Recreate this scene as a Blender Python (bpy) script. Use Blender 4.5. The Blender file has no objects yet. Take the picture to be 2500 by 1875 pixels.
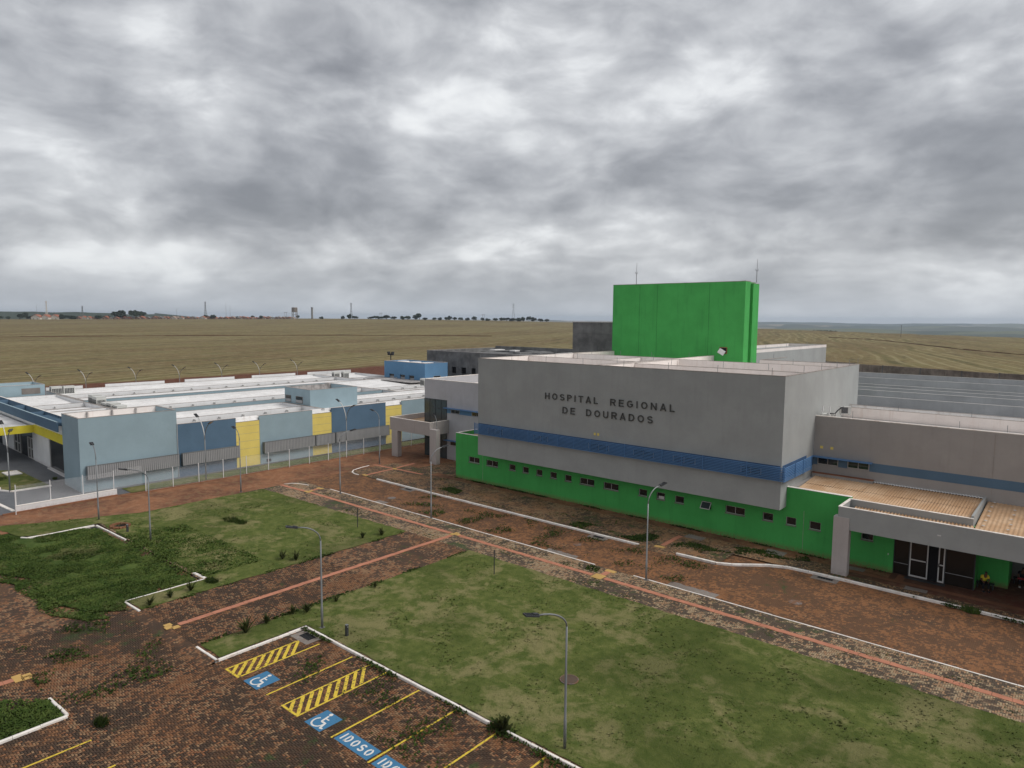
import bpy, bmesh, math, random
import numpy as np
from mathutils import Matrix, Vector
R = math.radians
rnd = random.Random(7)
S = bpy.context.scene
COL = S.collection
# ------------------------------------------------------------------ camera
FPX, PITCH, ROLL, YAW, CAMH = 1670.93, R(5.423), R(.469), R(-40.589), 17.6
cy_, sy_ = math.cos(YAW), math.sin(YAW)
fw = Vector((sy_, cy_, 0)); rt = Vector((cy_, -sy_, 0)); up = Vector((0, 0, 1))
f2 = fw*math.cos(PITCH)-up*math.sin(PITCH); u2 = up*math.cos(PITCH)+fw*math.sin(PITCH)
r3 = rt*math.cos(ROLL)+u2*math.sin(ROLL); u3 = u2*math.cos(ROLL)-rt*math.sin(ROLL)
cd = bpy.data.cameras.new('camera'); cam = bpy.data.objects.new('camera', cd); COL.objects.link(cam)
cm = Matrix((r3, u3, -f2)).transposed().to_4x4(); cm.translation = Vector((0, 0, CAMH)); cam.matrix_world = cm
cd.sensor_width = 36; cd.sensor_fit = 'HORIZONTAL'; cd.lens = FPX*36/2500; cd.clip_start = .5; cd.clip_end = 60000
S.camera = cam
S.view_settings.view_transform = 'Standard'; S.view_settings.look = 'None'
S.view_settings.gamma = 1; S.view_settings.use_curve_mapping = False
S.view_settings.exposure = 0.6
# ------------------------------------------------------------------ node helper
class NT:
    def __init__(s, tree): s.t = tree; s.n = tree.nodes; s.l = tree.links
    def put(s, sock, v):
        if v is None: return
        if isinstance(v, bpy.types.NodeSocket): s.l.new(v, sock)
        else:
            if isinstance(v, (tuple, list)) and len(v) == 3 and sock.type == 'RGBA': v = (*v, 1)
            sock.default_value = v
    def math(s, op, a, b=None, c=None, clamp=False):
        n = s.n.new('ShaderNodeMath'); n.operation = op; n.use_clamp = clamp
        s.put(n.inputs[0], a); s.put(n.inputs[1], b); s.put(n.inputs[2], c); return n.outputs[0]
    def vmath(s, op, a, b=None):
        n = s.n.new('ShaderNodeVectorMath'); n.operation = op
        s.put(n.inputs[0], a); s.put(n.inputs[1], b); return n.outputs[0]
    def noise(s, vec, scale, detail=4, rough=.55, dist=0, lac=2):
        n = s.n.new('ShaderNodeTexNoise'); s.put(n.inputs['Vector'], vec)
        n.inputs['Scale'].default_value = scale; n.inputs['Detail'].default_value = detail
        n.inputs['Roughness'].default_value = rough; n.inputs['Distortion'].default_value = dist
        n.inputs['Lacunarity'].default_value = lac
        return n.outputs[0]
    def white(s, vec):
        n = s.n.new('ShaderNodeTexWhiteNoise'); n.noise_dimensions = '3D'; s.put(n.inputs['Vector'], vec); return n.outputs['Value']
    def map(s, v, a, b, c=0., d=1., smooth=True):
        n = s.n.new('ShaderNodeMapRange'); n.interpolation_type = 'SMOOTHSTEP' if smooth else 'LINEAR'; n.clamp = True
        for i, x in enumerate((v, a, b, c, d)): s.put(n.inputs[i], x)
        return n.outputs[0]
    def mix(s, f, a, b, mode='MIX'):
        n = s.n.new('ShaderNodeMix'); n.data_type = 'RGBA'; n.blend_type = mode
        s.put(n.inputs[0], f); s.put(n.inputs[6], a); s.put(n.inputs[7], b); return n.outputs[2]
    def ramp(s, f, stops, interp='LINEAR'):
        n = s.n.new('ShaderNodeValToRGB'); cr = n.color_ramp; cr.interpolation = interp
        while len(cr.elements) > len(stops): cr.elements.remove(cr.elements[-1])
        while len(cr.elements) < len(stops): cr.elements.new(.5)
        for e, (p, c) in zip(cr.elements, stops): e.position = p; e.color = (*c, 1)
        s.put(n.inputs[0], f); return n.outputs[0]
    def sep(s, v):
        n = s.n.new('ShaderNodeSeparateXYZ'); s.put(n.inputs[0], v); return n.outputs
    def comb(s, x, y, z=0.):
        n = s.n.new('ShaderNodeCombineXYZ'); s.put(n.inputs[0], x); s.put(n.inputs[1], y); s.put(n.inputs[2], z); return n.outputs[0]
    def pos(s): return s.n.new('ShaderNodeNewGeometry').outputs['Position']
    def bump(s, h, dist, strength=1.):
        n = s.n.new('ShaderNodeBump'); s.put(n.inputs['Height'], h); n.inputs['Distance'].default_value = dist
        n.inputs['Strength'].default_value = strength; return n.outputs[0]
# ------------------------------------------------------------------ world: overcast sky
SUN_EL, SUN_AZ = R(48), R(28)      # azimuth counter-clockwise from +X: light comes from the right and behind
W = bpy.data.worlds.new('World'); S.world = W; W.use_nodes = True
nt = NT(W.node_tree); W.node_tree.nodes.clear()
out = nt.n.new('ShaderNodeOutputWorld'); bg = nt.n.new('ShaderNodeBackground'); nt.l.new(bg.outputs[0], out.inputs[0])
sky = nt.n.new('ShaderNodeTexSky'); sky.sky_type = 'NISHITA'; sky.sun_disc = False
sky.sun_elevation = SUN_EL; sky.sun_rotation = math.pi/2-SUN_AZ; sky.air_density = 1; sky.dust_density = 3
SKYK = .1
dirv = nt.n.new('ShaderNodeTexCoord').outputs['Generated']
dx, dy, dz = nt.sep(dirv)
zz = nt.math('MAXIMUM', dz, 0.0)
def cover(z_, full=True):
    den = nt.math('ADD', z_, .20); px = nt.math('DIVIDE', dx, den); py = nt.math('DIVIDE', dy, den)
    pv = nt.comb(px, py, nt.math('MULTIPLY', z_, 2.2))
    dv = nt.comb(nt.math('MULTIPLY', dx, 1.), nt.math('MULTIPLY', dy, 1.), nt.math('MULTIPLY', z_, 2.1))
    w = nt.n.new('ShaderNodeTexNoise'); w.inputs['Scale'].default_value = 5; w.inputs['Detail'].default_value = 2; nt.put(w.inputs['Vector'], dv)
    wv = nt.vmath('SUBTRACT', w.outputs['Color'], (.5, .5, .5))
    q = nt.vmath('ADD', pv, nt.vmath('MULTIPLY', wv, (.9, .9, 0.)))
    dq = nt.vmath('ADD', dv, nt.vmath('MULTIPLY', wv, (.10, .10, .14)))
    a = nt.noise(nt.vmath('ADD', q, (2.3, 8.1, 0.)), .75, 1, .5); b = nt.noise(q, 2.6, 2, .5); e = nt.noise(dq, 6.6, 3 if full else 2, .58)
    r = nt.math('ADD', nt.math('MULTIPLY', a, .42), nt.math('ADD', nt.math('MULTIPLY', b, .20), nt.math('MULTIPLY', e, .38)))
    if not full: return r
    c = nt.noise(dq, 26., 4, .6)
    return r, nt.math('MULTIPLY', nt.math('SUBTRACT', c, .5), .13)
r0, ex0 = cover(zz); c1 = cover(nt.math('ADD', zz, .018), False)
edge = nt.math('SUBTRACT', c1, r0); c0 = nt.math('ADD', r0, ex0)
cc = nt.math('ADD', c0, nt.math('MULTIPLY', edge, 1.0))
cl = nt.ramp(nt.map(cc, .34, .645, 0, 1, False), [(0, (.170, .176, .190)), (.25, (.222, .229, .244)), (.5, (.315, .322, .338)), (.72, (.42, .428, .442)), (.88, (.54, .55, .56)), (1, (.60, .61, .615))])
low = nt.math('SUBTRACT', 1., nt.math('MINIMUM', nt.math('MULTIPLY', zz, 9.), 1.))
hz = nt.math('POWER', low, 1.6)
cl = nt.mix(nt.math('MULTIPLY', hz, .8), cl, (.40, .43, .47))
skyc = nt.mix(1., sky.outputs[0], (SKYK, SKYK, SKYK), 'MULTIPLY')
mixc = nt.mix(.93, skyc, cl)
nt.put(bg.inputs[0], mixc); bg.inputs[1].default_value = 1.0
sd = bpy.data.lights.new('sun', 'SUN'); sd.energy = 1.3; sd.angle = R(32); sd.color = (1, .965, .92)
sun = bpy.data.objects.new('sun', sd); COL.objects.link(sun)
sdir = Vector((math.cos(SUN_EL)*math.cos(SUN_AZ), math.cos(SUN_EL)*math.sin(SUN_AZ), math.sin(SUN_EL)))
sun.rotation_euler = sdir.to_track_quat('Z', 'Y').to_euler(); sun.location = (0, 0, 100)
# ------------------------------------------------------------------ materials
def newmat(name):
    m = bpy.data.materials.new(name); m.use_nodes = True; t = NT(m.node_tree)
    b = m.node_tree.nodes['Principled BSDF']; b.inputs['Roughness'].default_value = .85
    b.inputs['Specular IOR Level'].default_value = .25
    return m, t, b
def paint(name, col, var=.10, dirt=.25, dirtcol=(.16, .11, .08), rough=.85, streak=True, spec=.25, metal=0, scale=1.):
    m, t, b = newmat(name); p = t.pos()
    n = t.noise(p, .45*scale, 5, .6); n2 = t.noise(p, 7*scale, 4, .6)
    c = t.mix(t.map(n, .3, .7), tuple(x*(1-var) for x in col), tuple(min(1, x*(1+var)) for x in col))
    c = t.mix(t.math('MULTIPLY', t.map(n2, .45, .75), .12), c, tuple(x*.7 for x in col))
    if streak:
        x, y, z = t.sep(p)
        sv = t.comb(t.math('MULTIPLY', x, 2.6), t.math('MULTIPLY', y, 2.6), t.math('MULTIPLY', z, .22))
        s1 = t.noise(sv, 1, 4, .65)
        c = t.mix(t.math('MULTIPLY', t.map(s1, .5, .78), dirt), c, dirtcol)
        low = t.map(z, 0., .55, 1., 0.)
        c = t.mix(t.math('MULTIPLY', t.math('MULTIPLY', low, t.map(n2, .3, .6)), dirt*2 if dirt < .5 else 1.), c, (.20, .10, .055))
    t.put(b.inputs['Base Color'], c); b.inputs['Roughness'].default_value = rough
    b.inputs['Specular IOR Level'].default_value = spec; b.inputs['Metallic'].default_value = metal
    t.put(b.inputs['Normal'], t.bump(n2, .01, .5))
    return m
M = {}
M['grey'] = paint('grey_render', (.345, .354, .345), .06, .20, (.25, .245, .23))
M['greywarm'] = paint('warm_grey_render', (.345, .325, .31), .06, .2, (.22, .20, .18))
M['green'] = paint('green_paint', (.068, .385, .09), .08, .40, (.042, .22, .06))
M['lblue'] = paint('light_blue_paint', (.29, .385, .43), .05, .08, (.25, .33, .36))
M['dblue'] = paint('deep_blue_paint', (.10, .168, .245), .06, .08, (.08, .15, .25))
M['mblue'] = paint('mid_blue_paint', (.12, .25, .41), .06, .08, (.08, .2, .35))
M['yellow'] = paint('yellow_paint', (.78, .62, .17), .05, .08, (.6, .5, .2))
M['yellow2'] = paint('lemon_paint', (.78, .66, .06), .05, .06, (.6, .5, .1))
M['white'] = paint('white_paint', (.72, .72, .72), .05, .14, (.4, .34, .3))
M['roofwhite'] = paint('white_roof_coating', (.78, .765, .75), .10, .5, (.46, .38, .32))
M['pink'] = paint('dusty_pink_roof_coating', (.80, .74, .70), .06, .25, (.5, .33, .25))
M['cap'] = paint('weathered_coping', (.34, .30, .27), .25, .5, (.12, .09, .08), scale=3)
M['gutter'] = paint('dirty_gutter', (.33, .31, .30), .3, .6, (.10, .08, .07), scale=3)
M['conc'] = paint('raw_concrete', (.17, .17, .168), .35, .5, (.07, .07, .07))
M['concold'] = paint('weathered_concrete_wall', (.22, .19, .165), .35, .6, (.09, .075, .065))
M['apron'] = paint('concrete_apron', (.23, .225, .21), .2, .2)
M['louver'] = paint('blue_louver_metal', (.085, .20, .40), .08, .1, (.06, .1, .2), .5, spec=.4)
M['slat'] = paint('grey_slat_metal', (.33, .33, .335), .05, .1, (.15, .15, .16), .55, spec=.4)
M['slatback'] = paint('dark_screen_back', (.20, .20, .205), .05, .1, (.05, .05, .05), .6)
M['steel'] = paint('galvanised_steel', (.25, .26, .265), .06, .1, (.25, .22, .2), .45, spec=.5, metal=.3)
M['steeld'] = paint('dull_grey_pole', (.19, .20, .205), .06, .1, (.2, .16, .12), .5, spec=.5, metal=.2)
M['dark'] = paint('dark_grey_plastic', (.045, .047, .05), .1, 0, rough=.5, streak=False)
M['alu'] = paint('white_aluminium', (.60, .59, .57), .05, .1, (.4, .3, .25), .5, spec=.4)
M['frame'] = paint('grey_aluminium', (.42, .40, .38), .05, .15, (.3, .2, .15), .5, spec=.4)
M['sill'] = paint('stone_sill', (.20, .18, .165), .15, .1)
M['joint'] = paint('dark_green_joint', (.03, .17, .045), .1, .2, (.03, .1, .03))
M['apron2'] = paint('pale_coping', (.55, .53, .50), .1, .2)
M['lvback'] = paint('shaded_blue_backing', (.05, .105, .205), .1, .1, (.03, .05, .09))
M['mono'] = paint('grey_membrane_roof', (.40, .405, .41), .1, .2, (.25, .25, .25))
M['black'] = paint('black_opening', (.008, .008, .009), .1, 0, streak=False)
M['ac'] = paint('off_white_casing', (.58, .58, .55), .05, .15, (.35, .3, .25))
M['rust'] = paint('rusty_metal', (.26, .11, .06), .3, .3, (.12, .06, .04))
M['kerb'] = paint('whitewashed_kerb', (.84, .79, .73), .10, 0, streak=False, scale=3)
M['orangetile'] = paint('orange_tactile_tile', (.46, .195, .12), .12, 0, streak=False, scale=3)
M['yellowtile'] = paint('ochre_tactile_tile', (.55, .35, .12), .12, 0, streak=False, scale=3)
M['skin'] = paint('skin', (.16, .08, .05), .05, 0, streak=False)
M['shirt'] = paint('yellow_shirt', (.75, .60, .05), .08, 0, streak=False)
M['cloth'] = paint('dark_clothes', (.012, .012, .016), .1, 0, streak=False)
M['red'] = paint('dark_red_cloth', (.30, .02, .03), .1, 0, streak=False)
M['redroof'] = paint('red_clay_roof', (.34, .13, .08), .15, 0, streak=False)
M['farwhite'] = paint('pale_far_wall', (.62, .58, .52), .1, 0, streak=False)
M['farbrown'] = paint('brown_far_wall', (.34, .24, .19), .15, 0, streak=False)
def kerbmat(m):
    t = NT(m.node_tree); b = m.node_tree.nodes['Principled BSDF']; src = b.inputs['Base Color'].links[0].from_socket
    p = t.pos(); x, y, z = t.sep(p)
    n = t.noise(p, 2.2, 5, .7); c = t.mix(t.math('MULTIPLY', t.map(n, .5, .7), .45), src, (.42, .24, .16))
    n2 = t.noise(p, 6, 5, .7); c = t.mix(t.map(n2, .6, .75), c, (.14, .11, .09)); t.put(b.inputs['Base Color'], c)
kerbmat(M['kerb'])
def glass(name, col, rough=.08, spec=.6):
    m, t, b = newmat(name); b.inputs['Base Color'].default_value = (*col, 1); b.inputs['Roughness'].default_value = rough
    b.inputs['Specular IOR Level'].default_value = spec; return m
M['glass'] = glass('dark_window_glass', (.012, .013, .014)); M['glass2'] = glass('grey_tinted_glass', (.05, .065, .07), .12)
M['glassdoor'] = glass('entrance_glass', (.02, .016, .013), .15, .35)
def paving(name, base_dark, tan, red, dirtc, dirt_amt, moss_amt, dark_amt, seed):
    m, t, b = newmat(name); p = t.pos(); x, y, z = t.sep(p)
    gx = t.math('MULTIPLY', x, 10.); gy = t.math('MULTIPLY', y, 10.)
    ix = t.math('FLOOR', gx); iy = t.math('FLOOR', gy)
    fx = t.math('SUBTRACT', gx, ix); fy = t.math('SUBTRACT', gy, iy)
    k = t.math('FLOORED_MODULO', t.math('SUBTRACT', ix, iy), 4.)
    eq = lambda v: t.math('COMPARE', k, float(v), .3)
    k0, k1, k2, k3 = eq(0), eq(1), eq(2), eq(3)
    ax = t.math('SUBTRACT', ix, k1); ay = t.math('SUBTRACT', iy, k2)
    rv = t.white(t.comb(ax, ay, float(seed))); rv2 = t.white(t.comb(ax, ay, float(seed)+9.5))
    anchor = t.comb(t.math('MULTIPLY', ax, .1), t.math('MULTIPLY', ay, .1), 0.)
    # joints
    big = 9.
    dl = t.math('ADD', fx, t.math('MULTIPLY', k1, big)); dr = t.math('ADD', t.math('SUBTRACT', 1., fx), t.math('MULTIPLY', k0, big))
    db = t.math('ADD', fy, t.math('MULTIPLY', k2, big)); dt = t.math('ADD', t.math('SUBTRACT', 1., fy), t.math('MULTIPLY', k3, big))
    d = t.math('MINIMUM', t.math('MINIMUM', dl, dr), t.math('MINIMUM', db, dt))
    joint = t.map(d, .06, .13, 1., 0.)
    P2 = t.vmath('ADD', p, (seed*13.1, seed*7.7, 0))
    A2 = t.vmath('ADD', anchor, (seed*13.1, seed*7.7, 0))
    nb = t.noise(P2, .16, 6, .66, .5); nm = t.noise(A2, 1.0, 5, .72, .5); nf = t.noise(A2, 2.6, 4, .7)
    nd = t.noise(P2, .33, 6, .7, .6); ng = t.noise(P2, 1.1, 6, .72, .5); nx = t.noise(P2, 9, 4, .7)
    brick = t.mix(t.map(t.math('ADD', rv, t.math('MULTIPLY', nf, .8)), .55, 1.25), red, tan)
    brick = t.mix(t.math('MULTIPLY', rv2, .35), brick, tuple(v*.55 for v in tan))
    grime = t.map(t.math('ADD', nm, t.math('ADD', t.math('MULTIPLY', rv2, .30), t.math('MULTIPLY', nb, .9))), 1.20-dark_amt, 1.32-dark_amt)
    brick = t.mix(t.math('MULTIPLY', grime, .88), brick, base_dark)
    brick = t.mix(t.math('MULTIPLY', joint, .85), brick, tuple(v*.55 for v in base_dark))
    dm = t.map(t.math('ADD', nd, t.math('MULTIPLY', t.math('SUBTRACT', ng, .5), .5)), .70-dirt_amt, .86-dirt_amt)
    dcol = t.mix(t.map(ng, .35, .7), dirtc, tuple(v*.62 for v in dirtc))
    c = t.mix(t.math('MULTIPLY', dm, t.math('SUBTRACT', .88, t.math('MULTIPLY', grime, .62))), brick, dcol)
    mm = t.map(t.math('ADD', ng, t.math('MULTIPLY', t.math('SUBTRACT', nb, .5), 1.3)), .80-moss_amt, .96-moss_amt)
    mcol = t.mix(t.map(nx, .35, .65), (.028, .045, .014), (.075, .10, .035))
    c = t.mix(t.math('MULTIPLY', mm, .9), c, mcol)
    c = t.mix(t.math('MULTIPLY', t.map(nx, .5, .75), .25), c, tuple(v*.5 for v in base_dark))
    t.put(b.inputs['Base Color'], c); b.inputs['Roughness'].default_value = .8
    t.put(b.inputs['Normal'], t.bump(t.math('SUBTRACT', nx, t.math('MULTIPLY', joint, .6)), .02, .6))
    return m
M['lot'] = paving('lot_pavers', (.050, .034, .024), (.32, .195, .105), (.28, .12, .055), (.275, .125, .055), .235, .155, .20, 1)
M['walk'] = paving('walk_pavers', (.062, .047, .036), (.41, .31, .19), (.36, .21, .115), (.36, .21, .12), .15, .19, .17, 2)
M['road'] = paving('road_pavers', (.07, .045, .03), (.31, .18, .09), (.28, .125, .058), (.30, .135, .058), .40, .10, .21, 3)
M['verge'] = paving('verge_pavers', (.065, .047, .035), (.37, .26, .145), (.32, .165, .085), (.35, .185, .09), .25, .18, .15, 4)
def dirtm(name, a, b_, c_, g=0.):
    m, t, b = newmat(name); p = t.pos(); n = t.noise(p, .22, 6, .65, .6); n2 = t.noise(p, 1.6, 6, .7, .4); n3 = t.noise(p, 9, 4, .7)
    c = t.mix(t.map(n, .36, .64), a, b_); c = t.mix(t.map(n2, .45, .68), c, c_)
    if g: c = t.mix(t.math('MULTIPLY', t.map(t.math('ADD', n2, t.math('MULTIPLY', n, .3)), .70, .80), g), c, (.045, .06, .02))
    c = t.mix(t.math('MULTIPLY', t.map(n3, .5, .7), .35), c, tuple(v*.5 for v in b_))
    t.put(b.inputs['Base Color'], c); t.put(b.inputs['Normal'], t.bump(n3, .05, .8)); return m
M['dirt'] = dirtm('red_earth', (.27, .120, .058), (.13, .058, .033), (.36, .19, .105), .6)
M['dirt2'] = dirtm('dark_red_earth', (.12, .045, .03), (.075, .03, .02), (.17, .08, .05))
def grassm(name, g1, g2, dry, dryamt, sc=1., dk=.6):
    m, t, b = newmat(name); p = t.pos(); n = t.noise(p, .28*sc, 6, .62, .7); n2 = t.noise(p, 1.3*sc, 6, .72, .4); n3 = t.noise(p, 12, 5, .75)
    c = t.mix(t.map(n2, .32, .68), g1, g2)
    c = t.mix(t.math('MULTIPLY', t.map(t.math('ADD', t.math('MULTIPLY', n, .75), t.math('MULTIPLY', n2, .35)), .62-dryamt, .76-dryamt), .75), c, dry)
    nl = t.noise(p, .11*sc, 4, .55, .5); c = t.mix(t.math('MULTIPLY', t.map(nl, .45, .62), .45), c, tuple(v*.62 for v in g1))
    c = t.mix(t.math('MULTIPLY', t.map(n3, .42, .7), dk), c, tuple(v*.45 for v in g1))
    t.put(b.inputs['Base Color'], c); b.inputs['Roughness'].default_value = .95; b.inputs['Specular IOR Level'].default_value = .1
    t.put(b.inputs['Normal'], t.bump(n3, .08, .9)); return m
M['grass'] = grassm('lawn_grass', (.078, .108, .024), (.150, .170, .048), (.27, .235, .11), .095, dk=.2)
M['blade'] = grassm('lawn_blade', (.10, .13, .035), (.16, .18, .06), (.27, .24, .12), .08, dk=.1)
M['tall'] = grassm('tall_grass', (.048, .088, .018), (.12, .160, .040), (.20, .19, .08), .03, dk=.1)
M['weed'] = grassm('weed_green', (.035, .07, .014), (.085, .12, .03), (.16, .15, .06), -.02)
M['leaf'] = grassm('spiky_leaf', (.040, .055, .018), (.10, .11, .035), (.16, .15, .06), 0)
M['tree'] = grassm('far_tree_leaf', (.035, .050, .030), (.055, .068, .036), (.07, .07, .04), 0, .1)
M['bark'] = paint('bark', (.10, .07, .05), .2, 0, streak=False)
M['asphalt'] = dirtm('grey_asphalt_paving', (.15, .155, .165), (.125, .13, .14), (.16, .165, .175))
def fieldm():
    m, t, b = newmat('stubble_field'); p = t.pos(); x, y, z = t.sep(p)
    a = R(18.8)
    al = t.math('ADD', t.math('MULTIPLY', x, -math.sin(a)), t.math('MULTIPLY', y, math.cos(a)))
    ac = t.math('ADD', t.math('MULTIPLY', x, math.cos(a)), t.math('MULTIPLY', y, math.sin(a)))
    w = t.noise(t.vmath('MULTIPLY', p, (1, 1, 0)), .004, 3, .5)
    ac = t.math('ADD', ac, t.math('MULTIPLY', w, 60.))
    r1 = t.noise(t.comb(t.math('MULTIPLY', al, .012), t.math('MULTIPLY', ac, .11), 0.), 1, 4, .65, .3)
    r2 = t.noise(t.comb(t.math('MULTIPLY', al, .05), t.math('MULTIPLY', ac, .9), 4.), 1, 4, .7)
    r0 = t.noise(t.comb(t.math('MULTIPLY', al, .003), t.math('MULTIPLY', ac, .014), 8.), 1, 4, .6, .4)
    sp = t.noise(p, .9, 5, .75); sp2 = t.noise(p, .06, 5, .6, .5)
    c = t.mix(t.map(r0, .36, .64), (.172, .120, .062), (.205, .160, .075))
    c = t.mix(t.math('MULTIPLY', t.map(sp2, .42, .66), .5), c, (.165, .155, .062))
    c = t.mix(t.math('MULTIPLY', t.map(r1, .54, .72), .65), c, (.30, .26, .15))
    c = t.mix(t.math('MULTIPLY', t.map(r1, .48, .34), .65), c, (.085, .072, .04))
    c = t.mix(t.math('MULTIPLY', t.map(r2, .56, .74), .5), c, (.27, .235, .14))
    c = t.mix(t.math('MULTIPLY', t.map(sp, .48, .72), .5), c, (.06, .05, .03))
    c = t.mix(t.math('MULTIPLY', t.map(sp, .45, .25), .35), c, (.28, .25, .17))
    st = t.math('ABSOLUTE', t.math('SINE', t.math('MULTIPLY', ac, .42))); st = t.math('MULTIPLY', t.map(st, .86, .99), t.map(r0, .42, .60)); c = t.mix(t.math('MULTIPLY', st, .55), c, (.31, .27, .15))
    st2 = t.math('ABSOLUTE', t.math('SINE', t.math('MULTIPLY', ac, .105))); c = t.mix(t.math('MULTIPLY', t.map(st2, .97, 1.), .45), c, (.09, .09, .035))
    sp3 = t.noise(p, .20, 6, .82); c = t.mix(t.math('MULTIPLY', t.map(sp3, .50, .64), .65), c, (.29, .25, .14)); c = t.mix(t.math('MULTIPLY', t.map(sp3, .48, .36), .5), c, (.075, .062, .035))
    # bare red earth close to the buildings
    e = t.math('ADD', t.math('MULTIPLY', x, -1.), t.math('MULTIPLY', t.math('SUBTRACT', sp2, .5), 14.))
    bare = t.math('MULTIPLY', t.map(e, 207., 198.), 1.)
    bareR = t.map(t.math('ADD', y, t.math('MULTIPLY', t.math('SUBTRACT', sp2, .5), 20.)), 182., 172.)
    bare = t.math('MULTIPLY', bare, bareR)
    c = t.mix(bare, c, t.mix(t.map(sp, .35, .65), (.10, .04, .027), (.16, .075, .05)))
    t.put(b.inputs['Base Color'], c); b.inputs['Roughness'].default_value = 1; b.inputs['Specular IOR Level'].default_value = .05
    t.put(b.inputs['Normal'], t.bump(sp, .25, .8)); return m
M['field'] = fieldm()
def farm():
    m, t, b = newmat('far_farmland'); p = t.pos(); n = t.noise(t.vmath('MULTIPLY', p, (1, 1, 0)), .0011, 5, .6, .6)
    v = t.n.new('ShaderNodeTexVoronoi'); v.inputs['Scale'].default_value = .0016; t.put(v.inputs['Vector'], t.vmath('MULTIPLY', p, (1, 1, 0)))
    c = t.ramp(v.outputs['Color'], [(0, (.05, .06, .03)), (.4, (.11, .12, .06)), (.7, (.28, .24, .18)), (1, (.4, .36, .3))], 'CONSTANT')
    c = t.mix(t.map(n, .48, .56), c, (.035, .05, .03)); t.put(b.inputs['Base Color'], c); return m
M['far'] = farm()
M['tilesheet'] = None
def sheetm():
    m, t, b = newmat('tan_fibre_cement'); p = t.pos(); n = t.noise(p, .9, 4, .6, .5); n2 = t.noise(p, 5, 5, .75)
    x, y, z = t.sep(p); cell = t.white(t.comb(t.math('FLOOR', t.math('MULTIPLY', x, .91)), 1., 2.))
    c = t.mix(t.map(t.math('ADD', n, t.math('MULTIPLY', cell, .25)), .4, .85), (.48, .30, .17), (.60, .42, .27))
    c = t.mix(t.map(n2, .66, .74), c, (.10, .08, .065)); t.put(b.inputs['Base Color'], c); return m
M['sheet'] = sheetm()
def wearpaint(name, col, under, wear=.5):
    m, t, b = newmat(name); p = t.pos(); n = t.noise(p, 9, 5, .75); n2 = t.noise(p, 1.1, 4, .6)
    x, y, z = t.sep(p)
    gx = t.math('FRACT', t.math('MULTIPLY', x, 10.)); gy = t.math('FRACT', t.math('MULTIPLY', y, 10.))
    c = t.mix(t.map(t.math('ADD', n, t.math('MULTIPLY', n2, .4)), 1.02-wear*.4, 1.12-wear*.4), col, under)
    j = t.math('MAXIMUM', t.map(gx, .05, .12, 1., 0.), t.map(gy, .05, .12, 1., 0.))
    c = t.mix(t.math('MULTIPLY', j, .3), c, under); t.put(b.inputs['Base Color'], c); return m
M['ylw'] = wearpaint('worn_yellow_marking', (.72, .52, .06), (.12, .09, .04), .72)
M['bluem'] = wearpaint('worn_blue_marking', (.055, .19, .34), (.06, .09, .11), .5)
M['whm'] = wearpaint('white_marking', (.72, .70, .66), (.2, .18, .16), .35)
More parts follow.
